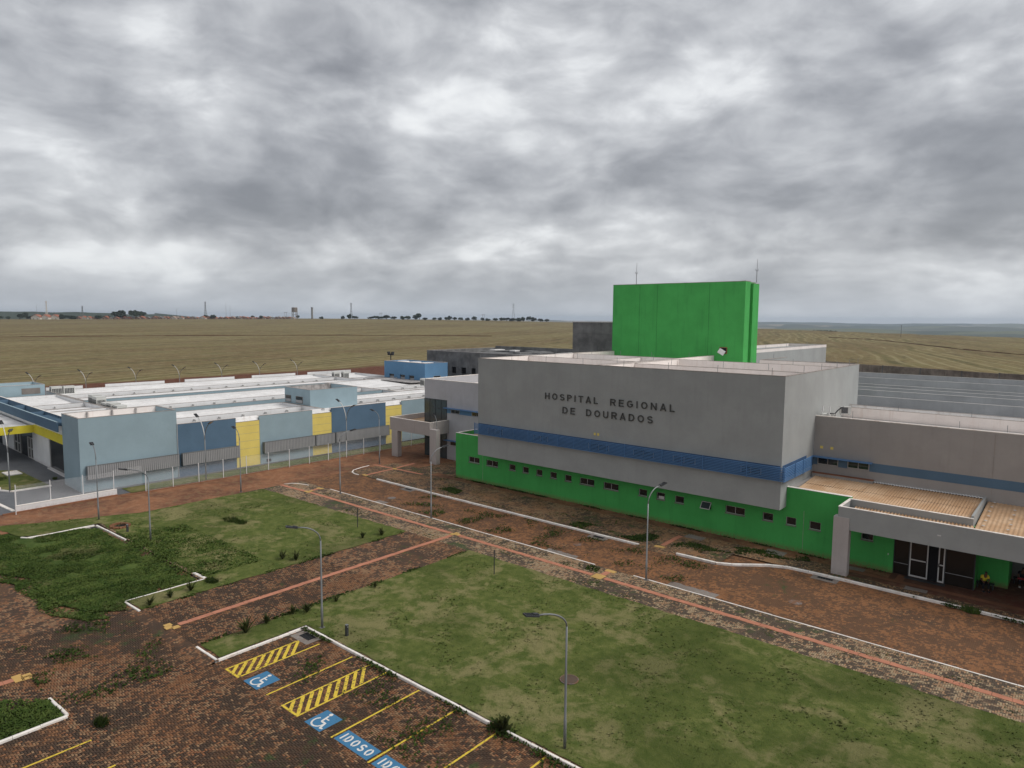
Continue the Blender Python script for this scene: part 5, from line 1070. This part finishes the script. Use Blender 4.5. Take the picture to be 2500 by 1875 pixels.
for k in range(3): MB().tube([(-107+k*3.6, 91, 8.65), (-107+k*3.6, 91, 8.95)], 1.2, 14).build('roof_disc', 'roofwhite', bb)
# rear boundary wall
bw = thing('boundary_wall', 'weathered brown concrete boundary wall below the right field', 'wall', (-40, 150, 0))
wx = -100; n_ = 0
while wx < 40:
    L_ = rnd.uniform(7, 10); yv = 205-(wx+58)*.43; hh = 6.35+rnd.uniform(-.1, .1)
    ye = yv-L_*.43; MB().prism([(wx, yv), (wx+L_-.05, ye+.02), (wx+L_-.05, ye+.24), (wx, yv+.22)], -.3, hh).build('wall_panel', 'concold', bw); MB().box(wx, wx+.35, yv-.12, yv+.0, -.3, hh+.05).build('pilaster', 'conc', bw); wx += L_; n_ += 1
t = thing('earth_heap', 'dark red heap of earth right behind the green tower', 'earth heap', (-62, 160, 0))
m = MB(); m.tube([(0, 0, 0), (0, 0, 2.2), (0, 0, 4.5), (0, 0, 5.6)], [10, 8, 4.5, .5], 16); m.v = [(x+mn.noise(Vector((x, y, z)))*.9, y, z+mn.noise(Vector((x*.7, y*.7, 2)))*.8) for x, y, z in m.v]; m.build('earth', 'dirt2', t, local=True)
# ================================================================== left low building (light blue, deep blue and yellow panels)
lw = thing('panelled_building', 'long low building with light blue, deep blue and yellow wall panels and white roofs', 'building', (-75.95, 22.9, 0), R(-1.2))
class LB(MB):
    def B(s, u0, u1, v0, v1, z0, z1): return s.box(-v1, -v0, u0, u1, z0, z1)
    def go(s, name, mat, par=None): return s.build(name, mat, par or lw, local=True)
def lbox(name, mat, u0, u1, v0, v1, z0, z1, par=None): return LB().B(u0, u1, v0, v1, z0, z1).go(name, mat, par)
def lwall(name, mat, u0, u1, v0, v1, z0, z1, cap='cap', par=None):
    w = lbox(name, mat, u0, u1, v0, v1, z0, z1-.03, par); e = .015
    LB().B(u0-e, u1+e, v0-e, v1+e, z1-.03, z1).go('coping', cap, w if par is None else par); return w
# corner block
lwall('corner_wall', 'lblue', 0, 9.4, 0, .18, 0, 7.48); lwall('corner_wall', 'lblue', 0, .18, .18, 5.3, 0, 7.48); lwall('corner_wall', 'lblue', 9.22, 9.4, .18, 5.3, 0, 7.48); lwall('corner_wall', 'lblue', .18, 9.22, 5.12, 5.3, 0, 7.48)
lbox('roof', 'roofwhite', .18, 9.22, .18, 5.12, 6.6, 6.65); lbox('roof_lining', 'pink', .2, 9.2, 5.09, 5.118, 6.65, 7.44)
for u_ in (2.2, 4.6, 7.0): lbox('roof_rib', 'gutter', u_, u_+.15, 4.85, 5.09, 6.65, 7.42)
MBs = [('dblue', 9.4, 16.05, 5.88), ('yellow', 16.05, 18.97, 5.36), ('lblue', 18.97, 26.12, 5.88), ('yellow', 26.12, 28.95, 5.36), ('dblue', 28.95, 37.72, 5.87), ('yellow', 37.72, 40.58, 5.32), ('lblue', 40.58, 60, 5.86)]
for mt, a, b, h_ in MBs:
    w = lwall('wall_panel', mt, a+.003, b-.003, 0 if mt != 'yellow' else .03, .18, 0, h_)
    if mt == 'yellow':
        for z_ in (1.2, 2.1, 3.0, 3.9, 4.8): LB().B(a+.01, b-.01, .022, .029, z_, z_+.02).go('joint', 'gutter', w)
LB().B(9.4, 9.43, -.1, 0, 0, 5.9).go('downpipe', 'alu')
# screens of vertical slats
slm = {}
for a, b in ((.47, 9.38), (9.72, 16.2), (19.3, 26.2), (26.32, 29.15), (29.3, 38.0)):
    z0, z1 = 1.28, 2.7
    sc_ = LB().B(a+.03, b-.03, -.42, -.40, z0+.05, z1-.05).go('slat_screen', 'slatback')
    LB().B(a, b, -.5, -.36, z1-.06, z1).B(a, b, -.5, -.36, z0, z0+.05).B(a, a+.05, -.5, 0, z0+.05, z1-.06).B(b-.05, b, -.5, 0, z0+.05, z1-.06).go('screen_frame', 'steeld', sc_)
    n = int((b-a)/.2); me = slm.setdefault('s', MB().box(.0, .035, -.075, .075, z0+.05, z1-.06).mesh('slat', M['slat']))
    for i in range(n): o = link('slat', me, sc_); o.location = (.445, a+(b-a)*(i+.5)/n, 0)
w = lbox('vent', 'dark', 19.75, 20.35, -.03, 0, .15, .5)
# wings and roofs
def wing(u0, u1, v0, v1, front='white', zt=5.85, zf=5.2, gut=None, dv=None):
    lwall('parapet', 'white', u0, u1, v1-.18, v1, 0, zt); lwall('parapet', 'white', u0, u0+.18, v0+.18, v1-.18, 3, zt); lwall('parapet', 'white', u1-.18, u1, v0+.18, v1-.18, 3, zt)
    if front: lwall('courtyard_wall', front, u0, u1, v0, v0+.18, 0, zt)
    g = gut or (v0+v1)/2
    lwall('gutter_wall', 'gutter', u0+.2, u1-.2, g-.45, g-.33, 4.9, 5.24); lwall('gutter_wall', 'white', u0+.2, u1-.2, g+.33, g+.45, 4.9, zt-.1)
    lbox('gutter_floor', 'gutter', u0+.2, u1-.2, g-.33, g+.33, 4.9, 4.95)
    n = int((u1-u0)/2.4)
    for (va, za, vb, zb) in ((v0+.2, zf+.42, g-.46, zf-.05), (g+.46, zf-.05, v1-.2, zf+.3)):
        for i in range(n):
            a = u0+.2+(u1-u0-.4)*i/n; b = u0+.2+(u1-u0-.4)*(i+1)/n+.02; d_ = rnd.uniform(0, .015)
            MB().add([(-va, a, za+d_), (-va, b, za+d_), (-vb, b, zb+d_), (-vb, a, zb+d_), (-va, a, za+d_-.02), (-va, b, za+d_-.02), (-vb, b, zb+d_-.02), (-vb, a, zb+d_-.02)], [(0, 1, 2, 3), (4, 7, 6, 5), (0, 4, 5, 1), (1, 5, 6, 2), (2, 6, 7, 3), (3, 7, 4, 0)]).build('roof_sheet', 'roofwhite', lw, local=True)
    for i in range(int((u1-u0)/3)):
        lbox('gutter_bracket', 'alu', u0+1+i*3, u0+1.06+i*3, g-.33, g+.33, 5.25, 5.5)
wing(9.42, 28.0, 0.2, 10.4, None, gut=4.9); wing(28.02, 60, .2, 10.4, None, gut=6.1)
wing(9.42, 48, 14.1, 27.5, 'lblue', gut=19.2)
wing(9.42, 57, 31.0, 48.9, 'lblue', gut=40.6)
wing(48.02, 66, 10.6, 31, 'white', gut=17.5); wing(57.02, 66, 31.2, 47.0, 'white', gut=37)
wing(1.5, 9.2, 6, 20.6, 'white', gut=13); wing(1.5, 9.2, 20.8, 42, 'white', gut=29)
lbox('courtyard_floor', 'conc', 9.5, 50, 10.5, 31, .02, .03)
lbox('grey_roof', 'gutter', 60.5, 69, 22, 36, 5.6, 5.7)
for u0, u1 in ((9.5, 14.6), (17.9, 27.3), (30.8, 40.0), (43.5, 52.8), (55.6, 66.2)): lwall('rear_upstand', 'white', u0, u1, 48.95, 49.1, 0, 6.35)
lbox('rear_wall', 'white', 9.5, 66, 49.12, 49.25, 0, 5.8)
lbox('roof_upstand', 'roofwhite', 9.45, 60, .62, .7, 5.0, 5.84)
for a, b in ((16.06, 18.96), (26.13, 28.94), (37.73, 40.57)): MB().add([(-.19, a, 5.34), (-.19, b, 5.34), (-.6, b, 5.86), (-.6, a, 5.86), (-.62, a, 5.3), (-.62, b, 5.3)], [(0, 1, 2, 3), (3, 2, 5, 4)]).build('roof_flashing', 'roofwhite', lw, local=True)
# corrugated front edge of the first roof
for u0, u1 in ((9.6, 15.9), (19.2, 26), (29.1, 37.6)):
    k = 60; v = []; f = []
    for j in range(k+1):
        uu = u0+(u1-u0)*j/k; zz_ = 5.55+.05*math.sin(uu*17); v += [(-.22, uu, zz_), (-1.2, uu, zz_-.05)]
    for j in range(k): f.append((2*j, 2*j+2, 2*j+3, 2*j+1))
    m = MB(); m.v = v; m.f = f; m.build('corrugated_edge', 'roofwhite', lw, local=True)
# water tank tower on the roof
tk = [('tank_wall', 28.2, 35.7, 3.8, 3.98), ('tank_wall', 28.2, 28.38, 3.98, 10.2), ('tank_wall', 35.52, 35.7, 3.98, 10.2), ('tank_wall', 28.38, 35.52, 10.02, 10.2)]
for nm, a, b, c_, d_ in tk: lwall(nm, M['lblue'] if False else 'lblue2' if 'lblue2' in M else 'lblue', a, b, c_, d_, 4.5, 8.0)
lbox('roof', 'roofwhite', 28.38, 35.52, 3.98, 10.02, 7.2, 7.25); lbox('roof_lining', 'gutter', 28.4, 35.5, 9.99, 10.018, 7.25, 7.95)
for v0, v1 in ((8.55, 10.0), (5.6, 7.3)):
    w = LB().B(28.16, 28.198, v0, v1, 6.0, 6.92).go('window', 'sill'); LB().B(28.14, 28.158, v0+.07, v1-.07, 6.45, 6.86).go('pane', 'glass', w); LB().B(28.14, 28.158, v0+.07, v1-.07, 6.06, 6.44).go('blind', 'slat', w)
# upper left block
lwall('stair_block_wall', 'lblue', -14, 7.8, 42.5, 42.68, 0, 7.45); lwall('stair_block_wall', 'lblue', 7.62, 7.8, 42.68, 48.4, 0, 7.45); lwall('stair_block_wall', 'lblue', -14, 7.62, 48.22, 48.4, 0, 7.45)
lbox('wall_patch', 'sill', 4.9, 7.2, 42.47, 42.498, 6.1, 6.95); lbox('roof', 'roofwhite', -14, 7.62, 42.68, 48.22, 6.9, 7.0)
# blue pergola band and entrance
for u0, u1, v1 in ((-.45, -.3, 40), (1.15, 1.3, 40)): lwall('pergola_beam', 'dblue', u0, u1, 5.3, v1, 5.55 if u0 < 0 else 5.5, 6.6, 'lblue' if u0 < 0 else 'kerb')
for k in range(9): lbox('pergola_slat', 'dblue', -.3, 1.15, 5.9+k*.95, 6.02+k*.95, 6.1, 6.4)
for k in range(3): lbox('pergola_slat', 'dblue', -.3, 1.15, 16+k*8, 16.2+k*8, 5.6, 6.55)
lwall('entrance_fascia', 'yellow2', 1.0, 1.2, 5.3, 20.6, 3.55, 4.5, 'yellow2'); lbox('entrance_wall', 'white', 1.2, 1.4, 5.3, 60, 4.3, 5.6)
lbox('entrance_wall', 'white', 1.2, 1.4, 15.2, 22, 0, 3.9); lbox('entrance_wall', 'white', 1.2, 1.4, 31, 37, 0, 3.9); lbox('entrance_wall', 'white', 1.2, 1.4, 41, 60, 0, 3.9)
g_ = lbox('glazing', 'glass', 1.3, 1.34, 5.3, 15.2, .15, 3.9); lbox('step', 'white', .9, 1.3, 5.3, 15.2, 0, .12)
for v_ in (5.35, 15.15): lbox('mullion', 'alu', 1.22, 1.36, v_-.04, v_+.04, .12, 3.9, g_)
g_ = lbox('entrance_door', 'glass', 1.3, 1.34, 22, 31, 0, 3.9)
for v_ in (22.1, 23.2, 24.4, 28, 29.3, 30.9): lbox('mullion', 'alu', 1.2, 1.36, v_-.05, v_+.05, 0, 2.6, g_)
for a, b in ((22.1, 24.4), (28, 30.9)):
    for z_ in (.05, 1.25, 2.55): lbox('rail', 'alu', 1.2, 1.36, a, b, z_-.04, z_+.04, g_)
g_ = lbox('glazing', 'glass', 1.3, 1.34, 37, 41, 0, 3.9)
# yellow entrance canopy reaching forward
lwall('canopy_fascia', 'yellow2', -3.3, -3.1, 20.4, 40, 3.6, 4.5, 'yellow2'); lwall('canopy_fascia', 'yellow2', -3.1, 1.0, 20.4, 20.6, 3.6, 4.5, 'yellow2'); lbox('canopy_roof', 'roofwhite', -3.1, 1.0, 20.6, 40, 4.1, 4.2)
# air handling units on the roofs
def acbig(u, v, z, w, d, h, label, fans=1):
    t = thing('condenser_unit', label, 'condenser unit', (0, 0, 0), 0, 'roof condenser units'); p = wm(lw) @ Vector((-v, u, z)); t.location = p; t.rotation_euler = (0, 0, R(-1.2))
    MB().box(-d/2, d/2, -w/2, w/2, .08, h).build('casing', 'ac', t, local=True); MB().box(-d/2-.02, d/2+.02, -w/2-.02, w/2+.02, h, h+.04).build('lid', 'ac', t, local=True)
    MB().box(d/2, d/2+.02, -w/2+.1, w/2-.1, .25, h*.78).build('coil_panel', 'dark', t, local=True); MB().box(-d/2+.06, d/2-.06, -w/2-.02, -w/2, .25, h*.8).build('coil_panel', 'dark', t, local=True)
    m = MB(); [m.box(d/2+.02, d/2+.035, -w/2+.1+i*(w-.2)/6-.015, -w/2+.1+i*(w-.2)/6+.015, .25, h*.78) for i in range(7)]; [m.box(-d/2+.06+i*(d-.12)/5-.015, -d/2+.06+i*(d-.12)/5+.015, -w/2-.035, -w/2-.02, .25, h*.8) for i in range(6)]
    [m.box(d/2+.02, d/2+.036, -w/2+.1, w/2-.1, .25+j*.2, .27+j*.2) for j in range(int((h*.78-.25)/.2)+1)]; m.build('guard', 'ac', t, local=True)
    m = MB(); [m.box(-d/2+.05, -d/2+.15, s*w*.35-.05, s*w*.35+.05, 0, .08).box(d/2-.15, d/2-.05, s*w*.35-.05, s*w*.35+.05, 0, .08) for s in (-1, 1)]; m.build('foot', 'steeld', t, local=True)
nm_ = ['largest grey condenser at the left of the roof row', 'second grey condenser in the roof row behind the corner block', 'third grey condenser in the roof row behind the corner block', 'fourth grey condenser in the roof row behind the corner block', 'fifth, lowest condenser at the right end of the roof row']
for i, (u, v, h_) in enumerate(((10.2, 28.6, 1.75), (10.0, 26.3, 1.7), (10.1, 23.2, 1.15), (10.15, 21.4, 1.25), (10.3, 19.6, 1.1))): acbig(u, v, 5.0, 1.2, 1.6, h_, nm_[i])
for i, (u, v) in enumerate(((10.4, 47.2), (12.0, 46.9))): acbig(u, v, 5.2, 1.5, .9, 1.35, ['left one of two dark fronted units beside the upper left block', 'right one of two dark fronted units beside the upper left block'][i])
for i, (u, v) in enumerate(((57.6, 41.8), (59.4, 41.2))): acbig(u, v, 5.2, 1.3, .9, 1.5, ['left one of two grey cabinets against the rear white parapet', 'right one of two grey cabinets against the rear white parapet'][i])
for i, (u, v) in enumerate(((56.6, 13.6), (57.0, 12.0), (57.4, 10.8), (58.2, 9.4))): acbig(u, v, 5.9, 1.0, 1.1, 1.3, ['first', 'second', 'third', 'fourth'][i]+' condenser from the left beside the pale hospital wing')
# ================================================================== welded mesh fence along the left building
fe = thing('mesh_fence', 'white welded mesh fence with thin posts before the panelled building', 'fence', (-71.9, 16.7, 0))
pm = MB().box(-.03, .03, -.03, .03, 0, 2.1).box(-.035, .035, -.035, .035, 2.1, 2.13).mesh('post', M['white'])
pan = MB(); Lp = 2.66
for i in range(44): pan.tube([(0, .03+i*.06, .12), (0, .03+i*.06, 2.02)], .003, 3, False)
for z_ in [.12+.1*k for k in range(20)]: pan.tube([(0, 0, z_), (0, Lp-.06, z_)], .0045, 4, False)
pnm = pan.mesh('mesh_panel', M['white'])
for i in range(20):
    y_ = i*Lp; zb = .62-.0 if i < 4 else .05; x_ = .0+i*.035-(.75 if i < 4 else 0)+(.9*i*0)
    o = link('post', pm, fe); o.location = (x_, y_, zb-.05); o.scale = (1, 1, 1 if i > 3 else .9)
    if i < 19: q = link('mesh_panel', pnm, fe); q.location = (x_, y_+.03, zb-.1); q.scale = (1, 1, 1 if i > 2 else .9); 
o = link('post', pm, fe); o.location = (.15, -.25, 0)
lwl = thing('low_wall', 'low whitewashed wall under the near part of the mesh fence', 'wall', (-72.5, 16.6, 0)); MB().box(-.12, .12, 0, 8.3, -.1, .6).build('wall', 'white', lwl, local=True); MB().box(.12, .3, -1, 8.3, -.1, .12).build('footing', 'rust', lwl, local=True); MB().box(-.14, .14, -.01, 8.31, .6, .63).build('coping', 'kerb', lwl, local=True)
MB().box(-71.75, -71.55, 25, 66, -.1, .07).build('fence_footing', 'rust', kind='structure')
t = thing('garden_slab', 'white concrete slab lying on the small garden by the left entrance', 'slab', (-90.5, 20.6, .1)); MB().box(-1.1, 1.1, -.7, .7, 0, .1).build('slab', 'white', t, local=True); MB().box(-1.05, 1.05, -.65, .65, .1, .11).build('top', 'kerb', t, local=True)
bush(-88.5, 18.9, 1.2, 'yellowish bush in the small garden by the left entrance', .08); bush(-84.5, 23.0, .3, 'tiny sapling on the asphalt by the left entrance', 0)
# ================================================================== seated people under the canopy
def person(x, y, rz, label, shirt, trouser, red=False):
    t = thing('person', label, 'person', (x, y, 0), rz)
    def skin(name, verts, edges, rad, mat, root=0):
        me = bpy.data.meshes.new(name); me.from_pydata(verts, edges, []); me.update(); me.materials.append(M[mat])
        o = bpy.data.objects.new(name, me); COL.objects.link(o); md = o.modifiers.new('skin', 'SKIN'); md.use_smooth_shade = True
        for i, r in enumerate(rad): me.skin_vertices[0].data[i].radius = (r, r); me.skin_vertices[0].data[i].use_root = (i == root)
        o.modifiers.new('sub', 'SUBSURF').levels = 1; dg = bpy.context.evaluated_depsgraph_get(); dg.update(); m2 = bpy.data.meshes.new_from_object(o.evaluated_get(dg)); m2.name = name; bpy.data.objects.remove(o)
        q = link(name, m2, t); return q
    # faces -y; sitting on a low ledge, leaning forward
    skin('body', [(0, .10, .48), (0, .04, .72), (0, -.10, .95), (0, -.19, 1.06), (0, -.25, 1.17), (0, -.26, 1.27),
        (.17, -.08, .96), (.24, -.18, .72), (.12, -.36, .60), (-.17, -.08, .96), (-.24, -.18, .72), (-.12, -.36, .60), (.07, -.40, .58), (-.07, -.40, .58),
        (.1, .06, .46), (.14, -.38, .50), (.15, -.36, .08), (.15, -.52, .04), (-.1, .06, .46), (-.14, -.38, .50), (-.16, -.30, .08), (-.16, -.46, .04)],
        [(0, 1), (1, 2), (2, 3), (3, 4), (4, 5), (2, 6), (6, 7), (7, 8), (2, 9), (9, 10), (10, 11), (8, 12), (11, 13), (0, 14), (14, 15), (15, 16), (16, 17), (0, 18), (18, 19), (19, 20), (20, 21)],
        [.13, .12, .13, .055, .09, .085, .06, .045, .035, .06, .045, .035, .04, .04, .09, .07, .045, .035, .09, .07, .045, .035], 'skin')
    skin('shirt', [(0, .10, .52), (0, .04, .72), (0, -.09, .96), (0, -.14, 1.03), (.17, -.08, .96), (.225, -.15, .80), (-.17, -.08, .96), (-.225, -.15, .80)], [(0, 1), (1, 2), (2, 3), (2, 4), (4, 5), (2, 6), (6, 7)], [.165, .155, .155, .07, .085, .07, .085, .07], shirt)
    skin('trousers', [(0, .10, .47), (.11, .04, .47), (.145, -.38, .51), (.155, -.35, .12), (-.11, .04, .47), (-.145, -.38, .51), (-.165, -.30, .12)], [(0, 1), (1, 2), (2, 3), (0, 4), (4, 5), (5, 6)], [.15, .11, .088, .06, .11, .088, .06], trouser)
    skin('hair', [(0, -.22, 1.24), (0, -.24, 1.31)], [(0, 1)], [.095, .095], 'cloth')
    for s in (-1, 1): MB().box(s*.155-.05, s*.155+.05, -.55, -.28, 0, .08).build('shoe', 'alu' if red else 'cloth', t, local=True)
    if red: MB().box(-.3, .3, -.5, -.36, .56, .66).build('red_bundle', 'red', t, local=True)
person(-4.75, 53.75, R(25), 'seated person in yellow shirt and dark trousers bending forward by the glass entrance', 'shirt', 'cloth')
person(-2.9, 56.3, R(10), 'person in dark clothes seated in the dark recess at the right edge with red bundle', 'cloth', 'cloth', True)
for x_, y_, lb in ((-4.7, 54.1, 'low dark bench under the person in the yellow shirt'), (-2.9, 56.65, 'low dark bench in the recess at the right edge')):
    t = thing('bench', lb, 'bench', (x_, y_, 0)); MB().box(-.5, .5, -.2, .2, .36, .4).build('seat', 'dark', t, local=True)
    for s in (-.42, .42): MB().box(s-.03, s+.03, -.18, .18, 0, .36).build('leg', 'dark', t, local=True)
# ------------------------------------------------------------------ haze
HAZE = 8.0e-5
if HAZE:
    m, t, b = newmat('haze_air'); m.node_tree.nodes.remove(b); vol = t.n.new('ShaderNodeVolumePrincipled'); vol.inputs['Color'].default_value = (.72, .84, .98, 1); vol.inputs['Density'].default_value = HAZE; vol.inputs['Anisotropy'].default_value = .2
    t.l.new(vol.outputs[0], m.node_tree.nodes['Material Output'].inputs['Volume'])
    MB().box(-12600, 12600, -12600, 12600, -95, 75).build('haze', m, kind='stuff')
S.cycles.max_bounces = 6; S.cycles.volume_bounces = 0; S.cycles.diffuse_bounces = 3; S.cycles.transparent_max_bounces = 8
